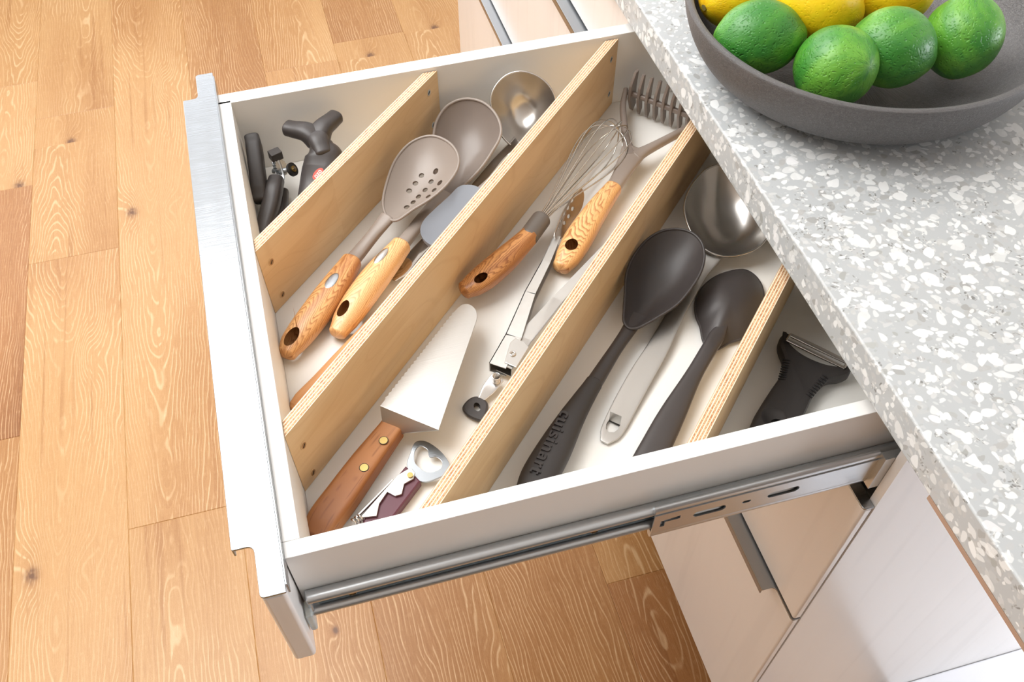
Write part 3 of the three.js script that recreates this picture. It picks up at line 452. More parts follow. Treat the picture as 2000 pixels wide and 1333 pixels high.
// diagonal dividers at 45 degrees; near face on the line x + z = c
const S2 = Math.SQRT1_2, TH = 0.0117;
function divider(c, xs, xe) {          // near-face end points by x
  const L = (xe - xs) / S2, top = -0.005; const A = V(xs, y_(FL), c - xs), B = V(xe, y_(FL), c - xe);
  const h = top - FL - 0.0005; const s = new THREE.Shape(); s.moveTo(0, 0);
  // local: x along, z across (negative z = far face)
  const face = new THREE.BoxGeometry(L, h, TH); face.translate(L / 2, h / 2 + 0.0005, -TH / 2);
  const p = face.attributes.position; for (let i = 0; i < p.count; i++) if (p.getZ(i) < -TH / 2) { if (p.getX(i) < L / 2) p.setX(i, p.getX(i) + (xs < -0.06 ? TH : -TH)); else p.setX(i, p.getX(i) - (xe < 0.4 ? TH : 0)); }
  const uv0 = face.attributes.uv, u = face.attributes.uv; const nn = face.attributes.normal;
  for (let i = 0; i < p.count; i++) u.setXY(i, p.getX(i) + c * 3, p.getY(i));
  orient(face, A, B);
  const d = part('divider', face, M.birch, dr, 'birch plywood divider set diagonally');
  const e = new THREE.PlaneGeometry(L, TH - 0.0002, 1, 1); e.rotateX(-Math.PI / 2); e.translate(L / 2, 0, -TH / 2);
  const q = e.attributes.position; for (let i = 0; i < q.count; i++) if (q.getZ(i) < -TH / 2) { if (q.getX(i) < L / 2) q.setX(i, q.getX(i) + (xs < -0.06 ? TH : -TH)); else q.setX(i, q.getX(i) - (xe < 0.4 ? TH : 0)); }
  const w = e.attributes.uv; for (let i = 0; i < q.count; i++) w.setXY(i, q.getX(i) + c, (q.getZ(i) + TH) / TH);
  e.translate(0, h + 0.0007, 0); orient(e, A, B);
  part('ply_edge', e, M.ply, d, 'striped plywood edge with pale and brown layers');
  return d;
}
const dv = [divider(-0.707, XAi + 0.0003, 0.158), divider(-0.4935, XAi + 0.0003, 0.3715), divider(-0.2955, 0.0355, 0.45), divider(-0.080, 0.2508, 0.45)];
{
  const scr = (d, x, y, z, metal) => {
    const n = V(S2, 0, S2), al = V(S2, 0, -S2), c = V(x, y_(y), z).addScaledVector(n, 0.0002);
    const ring = new THREE.TorusGeometry(0.0032, 0.0006, 8, 20); ring.scale(1, 1.25, 0.5);
    const M4 = new THREE.Matrix4().makeBasis(al, V(0, 1, 0), n.clone().negate().negate()).setPosition(c); ring.applyMatrix4(M4);
    const disc = new THREE.CylinderGeometry(0.003, 0.003, 0.0008, 20); disc.rotateX(Math.PI / 2); disc.scale(1, 1.25, 1); disc.applyMatrix4(M4);
    const slot = new THREE.BoxGeometry(0.0042, 0.0009, 0.0006); slot.rotateZ(0.9); slot.translate(0, 0, 0.0005); slot.applyMatrix4(M4);
    part('screw_hole', [ring], M.birch, d); part('screw', disc, metal ? M.zinc : std({ color: 0xb98f62, roughness: 0.7 }), d, metal ? 'small steel screw head' : 'small countersunk screw'); part('screw_slot', slot, M.dark, d);
  };
  scr(dv[0], -0.058, -0.031, -0.649, false); scr(dv[0], -0.057, -0.079, -0.650, false); scr(dv[0], 0.144, -0.021, -0.851, true); scr(dv[0], 0.146, -0.067, -0.853, true);
  scr(dv[1], -0.058, -0.037, -0.4355, false); scr(dv[1], -0.058, -0.081, -0.4355, false); scr(dv[1], 0.3595, -0.022, -0.853, true); scr(dv[1], 0.362, -0.071, -0.8555, true);
}
// telescopic slide: inner rail travels with the drawer, outer rail with punched slots is fixed in the cabinet
function prof(pts, x0, x1) { const s = new THREE.Shape(pts.map((p) => new THREE.Vector2(p[0], p[1]))); const g = new THREE.ExtrudeGeometry(s, { depth: x1 - x0, bevelEnabled: false }); g.rotateY(Math.PI / 2); g.translate(x0, 0, 0); return boxUVkeep(g); }
function boxUVkeep(g) { const n = g.attributes.normal.clone(); const o = boxUV(g); return o; }
function railGeo(x0, x1, zi, zo, yb, yt, r) {      // two rounded beads joined by a recessed web
  const b = (yc) => { const g = new THREE.CylinderGeometry(r, r, x1 - x0, 18); g.rotateZ(Math.PI / 2); g.scale(1, 1, (zo - zi) / 2 / r); g.translate((x0 + x1) / 2, yc, (zi + zo) / 2); return g; };
  return [b(yt - r), b(yb + r), box(x0, x1, yb + r, yt - r, zi, zi + 0.0025)];
}
{
  const ya = y_(-0.0845), yb = y_(-0.0545);
  const r = part('slide_rail', railGeo(-0.0765, 0.44, ZN + 0.0004, -0.3050, ya, yb, 0.0037), M.zinc, dr, 'shiny zinc inner slide rail');
  part('ball_cage', box(-0.07, 0.43, ya + 0.0095, yb - 0.0095, ZN + 0.003, ZN + 0.0062), std({ color: 0x6f8390, metalness: 0.8, roughness: 0.25 }), r);
  for (const x of [-0.043, 0.157]) { const g = new THREE.SphereGeometry(0.0036, 16, 10); g.scale(1, 1, 0.4); g.translate(x, (ya + yb) / 2, ZN + 0.0066); part('screw', g, M.brass, r); const s = new THREE.BoxGeometry(0.005, 0.0008, 0.0006); s.translate(x, (ya + yb) / 2, ZN + 0.008); part('screw_slot', s, M.dark, r); }
  part('end_stop', box(-0.0782, -0.0748, ya + 0.002, yb - 0.002, ZN + 0.0004, -0.307, 0.001), M.zinc, r);
}
{
  const ya = y_(-0.0955), yb = y_(-0.0480), z = -0.3030, s = new THREE.Shape();
  const x0 = 0.2055, x1 = 0.405; s.moveTo(x0, ya + 0.009); s.lineTo(x1, ya + 0.009); s.lineTo(x1, yb - 0.009); s.lineTo(x0, yb - 0.009); s.closePath();
  const slot = (cx, cy, w, h) => { const p = new THREE.Path(); const r = h / 2; p.moveTo(cx - w / 2 + r, cy - r); p.lineTo(cx + w / 2 - r, cy - r); p.absarc(cx + w / 2 - r, cy, r, -Math.PI / 2, Math.PI / 2, false); p.lineTo(cx - w / 2 + r, cy + r); p.absarc(cx - w / 2 + r, cy, r, Math.PI / 2, Math.PI * 1.5, false); s.holes.push(p); };
  const ym = (ya + yb) / 2; slot(0.2555, ym, 0.029, 0.0085); slot(0.2885, ym, 0.008, 0.004); slot(0.322, ym, 0.029, 0.0085);
  const q = new THREE.Path(); q.moveTo(0.212, ym - 0.006); q.lineTo(0.216, ym - 0.006); q.lineTo(0.216, ym + 0.001); q.lineTo(0.229, ym + 0.001); q.lineTo(0.229, ym + 0.006); q.lineTo(0.212, ym + 0.004); q.closePath(); s.holes.push(q);
  const g = new THREE.ExtrudeGeometry(s, { depth: 0.0012, bevelEnabled: false }); g.translate(0, 0, z - 0.0012);
  const bead = (yc, r) => { const c = new THREE.CylinderGeometry(r, r, x1 - x0, 18); c.rotateZ(Math.PI / 2); c.scale(1, 1, 0.62); c.translate((x0 + x1) / 2, yc, z - 0.0035); return c; };
  const fixed = part('slide_channel', [boxUV(g), bead(yb - 0.005, 0.0052), bead(ya + 0.005, 0.0052)], M.zinc, cab, 'shiny zinc outer slide channel with punched slots');
  part('slide_bracket', box(0.405, 0.9, ya, yb, -0.3045, -0.2970), M.zinc, cab);
}

// ---------------------------------------------------------------- the drawer's contents
const YF = RIM + FL;                                 // top of the drawer bottom
const mm = (a) => a.map((v) => v / 1000);
const ut = (name, label, category, p, group) => thing(name, label, category, [p.x, YF, p.z], group);
const lerp = (a, b, t) => a.clone().lerp(b, t);
function woodHandle(t, pts, W, H, m, hole, label) {
  const g = loft(pts, mm(W), mm(H), { p: 2.5, n: 48, m: 30 });
  if (!hole) return part('handle', g, m, t, label);
  const ax = pts[hole.i + 1].clone().sub(pts[hole.i]).normalize(), c = lerp(pts[hole.i], pts[hole.i + 1], hole.t), n = V(0, 1, 0).addScaledVector(ax, -ax.y).normalize();
  const tilt = n.clone().addScaledVector(ax, hole.tilt ?? 0).addScaledVector(n.clone().cross(ax), hole.side ?? 0);
  const tool = drill(c.clone(), tilt, hole.a / 1000, hole.b / 1000, 0.08, ax);
  return part('handle', cut(weld(g), [tool]), m, t, label);
}
function badge(h, pts, i, tt, hgt, m, a = 0.0105, b = 0.0048, side = 0) {
  const ax = pts[i + 1].clone().sub(pts[i]).normalize(), n = V(0, 1, 0).addScaledVector(ax, -ax.y).normalize(), s = ax.clone().cross(n), c = lerp(pts[i], pts[i + 1], tt).addScaledVector(n, hgt).addScaledVector(s, side);
  const nn = n.clone().addScaledVector(s, side * 20).normalize();
  const g = new THREE.SphereGeometry(1, 28, 14); g.scale(a, 0.0012, b); const z = ax.clone().cross(nn).normalize(), x = nn.clone().cross(z); g.applyMatrix4(new THREE.Matrix4().makeBasis(x, nn, z).setPosition(c)); return part('badge', g, m, h, 'oval metal badge');
}
const lift = (a, d) => a.map((p) => V(p.x, p.y + d, p.z));

{ // slotted spoon
  const t = ut('slotted_spoon', 'taupe slotted spoon with wood-look handle and silver oval badge', 'spoon', Q.slotH[0]);
  const h = woodHandle(t, Q.slotH, [9, 12.5, 14.5, 15, 13, 10.5], [8, 10, 11.5, 12, 11, 9.5], M.hw[0], { i: 1, t: 0.0, a: 10, b: 6.2, tilt: 0.25 }, 'wood-grain handle with hanging hole');
  badge(h, Q.slotH, 3, 0.55, 0.0112, M.alu, 0.0115, 0.0052);
  part('shank', loft(Q.slotS, mm([8, 7.6, 7, 8.5]), mm([6, 5.5, 5, 4]), { p: 2.6 }), M.taupe, t);
  const b = dish(Q.slotB, 0.016, 0.0024, 2.4); const n = b.userData.nrm, al = Q.slotB[5].clone().sub(Q.slotB[13]);
  const holes = Q.slotHoles.map((p, i) => drill(p, n, i === 0 || i === 4 ? 0.0036 : 0.003, 0.0030, 0.06, al));
  part('bowl', creased(cut(b, holes), 0.7), M.taupe, t, 'taupe bowl pierced with round holes');
  part('rim', tube(lift(Q.slotB, -0.0008), 0.0015, 160, 8, true), M.taupe, t);
}
{ // solid spoon
  const t = ut('solid_spoon', 'taupe deep serving spoon with wood-look handle and dark oval badge', 'spoon', Q.tauH[0]);
  const h = woodHandle(t, Q.tauH, [9, 12.5, 14.5, 14.5, 12.5, 10.5], [8, 10.5, 12, 12, 11, 9.5], M.hw[1], { i: 1, t: 0.25, a: 9.5, b: 5.2, tilt: 0.1, side: 0.35 }, 'wood-grain handle with hanging hole');
  badge(h, Q.tauH, 3, 0.7, 0.0112, M.steel, 0.0115, 0.0045, -0.004);
  part('shank', loft(Q.tauS, mm([7.5, 7, 6.8, 7, 10]), mm([6, 5.5, 5, 4.5, 3]), { p: 2.6 }), M.taupe, t);
  part('bowl', dish(Q.tauB, 0.026, 0.0026, 2.6), M.taupe2, t);
  part('rim', tube(lift(Q.tauB, -0.0008), 0.0017, 160, 8, true), M.taupe, t);
}
{ // silicone spoonula
  const t = ut('silicone_spatula', 'blue-grey silicone spatula head resting against the plywood divider', 'spatula', Q.spnB[0]);
  part('head', dish(Q.spnB, 0.004, 0.0055, 3), M.greySil, t);
  const c = Q.spnB[6].clone(); part('shank', loft([lerp(Q.spnB[0], c, 0.72).add(V(0, -0.007, 0)), c.clone().add(V(0.008, -0.012, -0.014)), c.clone().add(V(0.036, -0.020, -0.044))], mm([6, 5, 5]), mm([3, 3.5, 3.5])), M.taupe2, t);
}
{ // steel ladle
  const t = ut('soup_ladle', 'round stainless steel ladle leaning on the drawer side beside the taupe spoons', 'ladle', Q.ladH[0]);
  part('bowl', dish(Q.ladB, 0.034, 0.0012, 2.5, { M: 20 }), M.steel, t);
  part('rim', tube(Q.ladB, 0.0011, 140, 8, true), M.steel, t);
  part('handle', loft(Q.ladH, mm([3.5, 8, 8, 7, 6, 6, 8]), mm([1.2, 1.3, 1.3, 1.3, 1.3, 1.3, 1.3]), { p: 4 }), M.polished, t);
}
{ const t = ut('wooden_stick', 'plain flat wooden handle lying against the base of the divider', 'utensil', Q.wood[0]); part('handle', loft(Q.wood, mm([7, 9, 9, 9, 8, 7]), mm([4.5, 5, 5, 5, 4.5, 4]), { p: 3.2 }), M.stick, t); part('end_face', loft([Q.wood[0].clone().add(V(-0.002, 0, 0.002)), Q.wood[0]], mm([5, 6.5]), mm([3.5, 4.2])), M.stick, t); }
{ // whisk
  const t = ut('whisk', 'wire balloon whisk with wood-look handle and grey collar', 'whisk', Q.whH[0]);
  woodHandle(t, Q.whH, [9, 12, 13.5, 13, 11, 9.8], [8, 10, 11.5, 11.5, 10.5, 9.8], M.hw[2], { i: 1, t: 0.2, a: 7.5, b: 4.5, tilt: 0.2, side: -0.5 }, 'wood-grain handle with hanging hole');
  part('collar', loft(Q.whF, mm([10.3, 10.3]), mm([10.3, 10.3]), { p: 2 }), std({ color: 0x6d6660, roughness: 0.45 }), t);
  const A = Q.whW[0], B = Q.whW[1], x = B.clone().sub(A), L = x.length(); x.normalize(); const z = x.clone().cross(V(0, 1, 0)).normalize(), y = z.clone().cross(x);
  const pr = [[-0.03, 0.0035], [0.1, 0.005], [0.28, 0.0105], [0.48, 0.018], [0.66, 0.0245], [0.8, 0.0265], [0.91, 0.0225], [0.98, 0.012], [1, 0]];
  for (let i = 0; i < 6; i++) {
    const a = (i / 6) * Math.PI + 0.2, k = 1 - 0.009 * i, d = y.clone().multiplyScalar(Math.sin(a)).addScaledVector(z, Math.cos(a));
    const P = pr.map(([s, r]) => A.clone().addScaledVector(x, s * L * k).addScaledVector(d, r)), P2 = pr.slice(0, -1).reverse().map(([s, r]) => A.clone().addScaledVector(x, s * L * k).addScaledVector(d, -r));
    part('wire', tube([...P, ...P2], 0.00075, 90, 7), M.polished, t);
  }
}
{ // masher
  const t = ut('potato_masher', 'taupe forked masher with upright comb slats and wood-look handle', 'masher', Q.maH[0]);
  woodHandle(t, Q.maH, [9.5, 13, 15, 13, 11, 9.5], [8, 10.5, 12, 11.5, 10, 9], M.hw[3], { i: 1, t: 0.35, a: 7.4, b: 6.6, tilt: 0.1 }, 'wood-grain handle with hanging hole');
  part('shank', loft(Q.maS, mm([8.5, 9, 12, 15]), mm([6, 5.5, 5, 4.5]), { p: 2.8 }), M.taupe, t);
  part('prong', loft(Q.maP1, mm([9, 5, 3.8, 3.6, 3]), mm([4.5, 5, 5, 5, 6]), { p: 2.6 }), M.taupe2, t); part('prong', loft(Q.maP2, mm([9, 6, 4.5, 4]), mm([4.5, 5, 5, 5]), { p: 2.6 }), M.taupe, t);
  const A = Q.maBar[0], B = Q.maBar[1], bd = B.clone().sub(A); const L = bd.length(); bd.normalize(); const fd = V(0, 1, 0).cross(bd).normalize(); // fd points along the handle towards the head or back
  part('bar', loft([A, lerp(A, B, 0.5), B], mm([2.6, 2.6, 2.6]), mm([3.2, 3.2, 3.2]), { p: 3 }), M.taupe2, t);
  const s = new THREE.Shape(); const pf = [[0.004, -0.0265], [0.0015, -0.022], [-0.0035, -0.004], [-0.003, 0.012], [0.003, 0.0265], [0.0055, 0.0262], [0.0048, 0.014], [0.005, -0.006], [0.0075, -0.02]]; s.moveTo(pf[0][0], pf[0][1]); pf.slice(1).forEach((p) => s.lineTo(p[0], p[1])); s.closePath();
  const n = 8; for (let i = 0; i < n; i++) {
    const g = new THREE.ExtrudeGeometry(s, { depth: 0.0022, bevelEnabled: true, bevelThickness: 0.0007, bevelSize: 0.0008, bevelSegments: 2 }); g.translate(0, 0, -0.0011);
    const c = A.clone().addScaledVector(bd, 0.004 + (L - 0.004) * i / (n - 1) * 1.0); const X = fd.clone().negate(); if (X.z > 0) X.negate(); const Zb = X.clone().cross(V(0, 1, 0));
    g.scale(i ? 1 : 1.5, 1, 1); g.applyMatrix4(new THREE.Matrix4().makeBasis(X, V(0, 1, 0), Zb).setPosition(c)); part('slat', g, M.taupe2, t);
  }
}
function cbar(P, W, hh, th, side) {        // thin channel: flanges above and below, web on one side
  const out = []; for (let i = 0; i < P.length - 1; i++) { const A = P[i], B = P[i + 1], L = A.distanceTo(B), w = W[i], w2 = W[i + 1];
    const mk = (y0, y1, z0, z1, y2, y3, z2, z3) => { const g = new THREE.BoxGeometry(L + 0.0006, 1, 1, 1, 1, 1); const p = g.attributes.position; for (let k = 0; k < p.count; k++) { const e = p.getX(k) > 0, t = p.getY(k) > 0, zz = p.getZ(k) > 0; p.setXYZ(k, e ? L + 0.0003 : -0.0003, e ? (t ? y3 : y2) : (t ? y1 : y0), e ? (zz ? z3 : z2) : (zz ? z1 : z0)); } g.computeVertexNormals(); return orient(g, A, B); };
    const h = hh / 2; out.push(mk(h - th, h, -w, w, h - th, h, -w2, w2)); out.push(mk(-h, -h + th, -w, w, -h, -h + th, -w2, w2)); const s = side;
    out.push(s < 0 ? mk(-h, h, -w, -w + th, -h, h, -w2, -w2 + th) : mk(-h, h, w - th, w, -h, h, w2 - th, w2)); }
  return out;
}
{ // tongs
  const t = ut('kitchen_tongs', 'stainless steel tongs with perforated tip and black hanging loop', 'tongs', Q.toPiv[2]);
  part('arm', cbar(Q.toA1, mm([8.5, 8, 5.5, 4.5, 3.6]), 0.013, 0.0009, -1), M.steelBr, t);
  part('arm', cbar(Q.toA2, mm([8.5, 8, 6, 4.5, 3.6]), 0.012, 0.0009, 1), M.steelBr, t);
  const b = dish(Q.toHead, 0.006, 0.0009, 2.2, { N: 48, M: 8 }), n = b.userData.nrm, al = Q.toHead[4].clone().sub(Q.toHead[0]);
  part('scoop', cut(b, Q.toHoles.map((p) => drill(p, n, 0.0028, 0.0019, 0.04, al))), M.steel, t, 'perforated steel tip');
  part('pivot_cover', sheet(vs([[0.1335, 0, -0.4995], [0.1425, 0, -0.4905], [0.1605, 0, -0.5105], [0.1585, 0, -0.5175], [0.1515, 0, -0.5245], [0.145, 0, -0.5205]]), YF + 0.0205, YF + 0.0218, { curve: false }), M.steelBr, t);
  const rv = new THREE.TorusGeometry(0.0024, 0.0008, 10, 24); rv.rotateX(Math.PI / 2); rv.translate(0.1435, YF + 0.0223, -0.5065); part('rivet', rv, M.polished, t);
  const ax = Q.toTab[2].clone().sub(Q.toTab[0]);
  part('pull_tab', loft(Q.toTab, mm([7, 6.5, 3.5]), mm([0.8, 0.8, 0.8]), { p: 5 }), M.polished, t);
  const sp = []; const c0 = Q.toPiv[1]; for (let i = 0; i <= 60; i++) { const a = i / 60 * Math.PI * 8; sp.push(V(c0.x - 0.010 + Math.cos(a) * 0.0035, c0.y - 0.004 + i / 60 * 0.008, c0.z + 0.008 + Math.sin(a) * 0.0035)); } part('spring', tube(sp, 0.0007, 160, 6), M.polished, t);
  const H = []; for (let i = 0; i < 16; i++) { const a = i / 16 * Math.PI * 2; H.push(V(Q.toLoopHole[0].x + Math.cos(a) * 0.0052, 0, Q.toLoopHole[0].z + Math.sin(a) * 0.0072)); }
  part('hanging_loop', sheet(Q.toLoop, YF + 0.002, YF + 0.008, { holes: [H], bevel: 0.0022 }), M.blackSoft, t, 'black rubber hanging loop');
}
{ // cake server
  const t = ut('cake_server', 'serrated steel cake server with riveted brown wooden handle', 'cake server', Q.seH[0]);
  const h = part('handle', loft(Q.seH, mm([11.5, 14, 14, 13, 11.8, 11]), mm([8, 9.5, 10, 9.5, 8.5, 8]), { p: 6 }), M.beech, t, 'brown wooden handle');
  for (const p of Q.seRiv) { const g = new THREE.CylinderGeometry(0.0037, 0.0037, 0.005, 24); g.translate(p.x, p.y - 0.0028, p.z); part('rivet', g, M.brass, h, 'brass rivet'); const r = new THREE.TorusGeometry(0.0039, 0.0004, 8, 24); r.rotateX(Math.PI / 2); r.translate(p.x, p.y - 0.0006, p.z); part('rivet_ring', r, M.dark, h); }
  // blade with a shallow crease and fine teeth along one edge
  const th = 0.0011, Bp = Q.seBlade, L0 = Bp[0], L1 = Bp[2]; const teeth = []; const nT = 46; const ed = L1.clone().sub(L0), on = V(-ed.z, 0, ed.x).normalize(); if (on.x > 0) on.negate();
  for (let i = 0; i <= nT; i++) { const p = lerp(L0, L1, 0.06 + 0.9 * i / nT); teeth.push(p.addScaledVector(on, i % 2 ? 0.0015 : 0)); }
  const out = [L0, ...teeth, L1, ...new THREE.CatmullRomCurve3([Bp[2], Bp[3], Bp[4], Bp[5], Bp[6], Bp[7]]).getPoints(20).slice(1), Bp[8], Bp[9]];
  part('blade', sheet(out, L0.y - th, L0.y, { curve: false, bevel: 0.0003 }), M.steelBr, t, 'brushed steel blade with serrated edge');
  const N = Q.seNeck; const P = []; const tri = (a, b, c) => { for (const v of [a, b, c]) P.push(v.x, v.y, v.z); };
  const tt = [N[5], N[0], N[1], N[2], N[3], N[4]], lo = lift(tt, -th); for (const [A, f] of [[tt, 0], [lo, 1]]) for (let i = 1; i < 5; i++) f ? tri(A[0], A[i + 1], A[i]) : tri(A[0], A[i], A[i + 1]); for (let i = 0; i < 6; i++) { const j = (i + 1) % 6; tri(tt[i], lo[i], lo[j]); tri(tt[i], lo[j], tt[j]); }
  const g = new THREE.BufferGeometry(); g.setAttribute('position', new THREE.Float32BufferAttribute(P, 3)); part('neck', boxUV(g), M.steelBr, t);
}
{ // waiter's corkscrew
  const t = ut('waiter_corkscrew', 'waiter corkscrew with burgundy body and heart-shaped bottle opener', 'corkscrew', Q.waBody[4]);
  const b = part('body', sheet(Q.waBody, YF + 0.001, YF + 0.011, { curve: false, bevel: 0.0015 }), M.burg, t, 'burgundy plastic body');
  part('bottle_opener', sheet(Q.waP, YF + 0.0068, YF + 0.0088, { holes: [Q.waPh], bevel: 0.0003 }), M.alu, t, 'heart-shaped steel opener ring');
  part('lever', sheet(Q.waLev, YF + 0.0115, YF + 0.0138, { curve: false, bevel: 0.0004 }), M.steelBr, t);
  const pv = new THREE.CylinderGeometry(0.0026, 0.0026, 0.0016, 24); pv.translate(Q.waPiv[0].x, YF + 0.0145, Q.waPiv[0].z); part('pivot', pv, M.brass, t);
  const A = Q.waLev[0], Bq = Q.waLev[2]; part('side_strip', loft([lerp(A, Bq, 0.2), lerp(A, Bq, 0.6), Bq.clone()].map((p) => p.clone().add(V(-0.004, -0.006, -0.003))), mm([1, 1, 1]), mm([3, 3, 3]), { p: 5 }), M.polished, t);
  const w = Q.waWorm, pp = []; for (let i = 0; i <= 30; i++) { const a = i / 30 * Math.PI * 5; pp.push(lerp(w[0], w[1], i / 30).add(V(Math.cos(a) * 0.003 * 0.7, Math.sin(a) * 0.004, Math.cos(a) * 0.003 * 0.7))); } part('worm', tube(pp, 0.0011, 90, 8), M.polished, t);
}
const font = await new FontLoader().loadAsync('fonts/droid/droid_sans_bold.typeface.json');
{ // black spoon with lettering on its handle
  const t = ut('serving_spoon', 'large black nylon spoon with embossed lettering on its thick handle', 'spoon', Q.cuH[0], 'black nylon spoons');
  const h = part('handle', loft(Q.cuH, mm([11, 14.5, 16, 15, 11.5, 9, 8]), mm([9, 11, 12, 12, 10.5, 9, 8]), { p: 2.5 }), M.blackSoft, t, 'soft black grip');
  part('shank', loft(Q.cuS, mm([7.6, 7, 6.2, 6.8, 9]), mm([7.4, 6.5, 5.5, 4.5, 2.4]), { p: 2.3 }), M.black, t);
  part('bowl', dish(Q.cuB, 0.02, 0.0028, 2.4), M.black, t); part('rim', tube(lift(Q.cuB, -0.0007), 0.0014, 150, 8, true), M.black, t);
  const tg = new TextGeometry('cuisinart', { font, size: 0.0078, depth: 0.0035, curveSegments: 4, bevelEnabled: false }); tg.computeBoundingBox(); const bb = tg.boundingBox, A = Q.cuText[1], B = Q.cuText[0], L = A.distanceTo(B);
  tg.translate(0, -(bb.max.y + bb.min.y) / 2, 0); tg.scale(L / bb.max.x, 1.25, 1); const x = B.clone().sub(A).normalize(), n = V(0, 1, 0).addScaledVector(x, -x.y).normalize(), y = n.clone().cross(x);
  tg.applyMatrix4(new THREE.Matrix4().makeBasis(x, y, n).setPosition(A.clone().addScaledVector(n, -0.0058))); part('lettering', tg, std({ color: 0x35302f, roughness: 0.5 }), h, 'embossed maker lettering');
}
{ // flat steel ladle
  const t = ut('serving_ladle', 'large brushed steel ladle with flat handle and cut-out hanging hole', 'ladle', Q.skH[0]);
  const ax = Q.skH[2].clone().sub(Q.skH[1]).normalize(); const s = ax.clone().cross(V(0, 1, 0)); const c = Q.skHole[0];
  const hs = new THREE.Shape([[-0.0062, 0], [-0.004, -0.0042], [0.0005, -0.0058], [0.0058, -0.0056], [0.0058, 0.0056], [0.0005, 0.0058], [-0.004, 0.0042]].map((p) => new THREE.Vector2(p[0], p[1])));
  const tool = new THREE.ExtrudeGeometry(hs, { depth: 0.03, bevelEnabled: false }); tool.translate(0, 0, -0.015); tool.applyMatrix4(new THREE.Matrix4().makeBasis(ax, s.clone().negate(), V(0, 1, 0)).setPosition(c));
  const hg = loft(Q.skH, mm([4.2, 9, 10.8, 11.5, 11.5, 10.5, 8.5, 8.5, 11]), mm([1.1, 1.2, 1.2, 1.2, 1.2, 1.2, 1.2, 1.2, 1.2]), { p: 5, n: 60 });
  part('handle', creased(cut(weld(hg), [weld(tool)]), 0.6), M.steelBr, t);
  part('bowl', dish(Q.skB, 0.03, 0.0012, 2.4, { M: 20 }), M.steel, t); part('rim', tube(Q.skB, 0.0011, 140, 8, true), M.steel, t);
}
{ // black spoon lying face down
  const t = ut('serving_spoon', 'smaller black nylon spoon lying face down beside the last divider', 'spoon', Q.s2H[0], 'black nylon spoons');
  part('handle', loft(Q.s2H, mm([13, 13.5, 13.5, 12, 8, 7.6, 7.5, 3]), mm([4.5, 5, 5, 5, 4.5, 4.5, 3.5, 1]), { p: 2.4 }), M.black, t);
  part('bowl', dish(Q.s2B, -0.017, 0.0026, 2.3), M.black, t); part('lip', tube(lift(Q.s2B, -0.001), 0.0014, 140, 8, true), M.black, t);
}
{ // y peeler
  const t = ut('vegetable_peeler', 'black Y-shaped vegetable peeler with twin steel blade', 'peeler', Q.peO[9]);
  const H = Q.peHole[0]; let g = sheet(Q.peO, YF + 0.002, YF + 0.0175, { bevel: 0.0045, n: 140 });
  const dm = new THREE.SphereGeometry(0.0125, 28, 18); dm.scale(1, 0.6, 1); dm.translate(H.x, YF + 0.0205, H.z); g = cut(weld(g), [dm, drill(V(H.x + 0.001, YF, H.z + 0.004), V(0, 1, 0), 0.005, 0.005, 0.06, V(1, 0, 0))]);
  const h = part('handle', creased(g, 0.7), M.blackSoft, t);
  for (const [a, b, k] of [[Q.peRibL[0], Q.peRibL[1], 1], [Q.peRibR[0], Q.peRibR[1], -1]]) for (let i = 0; i < 9; i++) { const p = lerp(a, b, i / 8), d = b.clone().sub(a).setY(0).normalize(), s = V(-d.z, 0, d.x).multiplyScalar(0.0034); const q = p.clone().setY(YF + 0.0166); part('grip_rib', loft([q.clone().sub(s), q.clone().add(V(0, 0.0012, 0)), q.clone().add(s)], mm([0.55, 0.7, 0.55]), mm([0.9, 0.9, 0.9]), { n: 8, m: 8 }), M.dark, h); }
  const A = Q.peBl[0], B = Q.peBl[1], x = B.clone().sub(A).normalize(), s = x.clone().cross(V(0, 1, 0));
  part('blade', [...[[-0.0042, 0.0014], [0.0036, 0.001]].map(([o, w]) => loft([A, lerp(A, B, 0.5), B].map((p) => p.clone().addScaledVector(s, o)), [w * 1.6, w * 1.9, w * 1.6], mm([1.1, 1.3, 1.1]), { p: 3 })), rod(A.clone().addScaledVector(s, -0.0045), A.clone().addScaledVector(s, 0.004), 0.0014), rod(B.clone().addScaledVector(s, -0.0045), B.clone().addScaledVector(s, 0.004), 0.0014)], M.steel, t, 'slotted swivel blade');
}
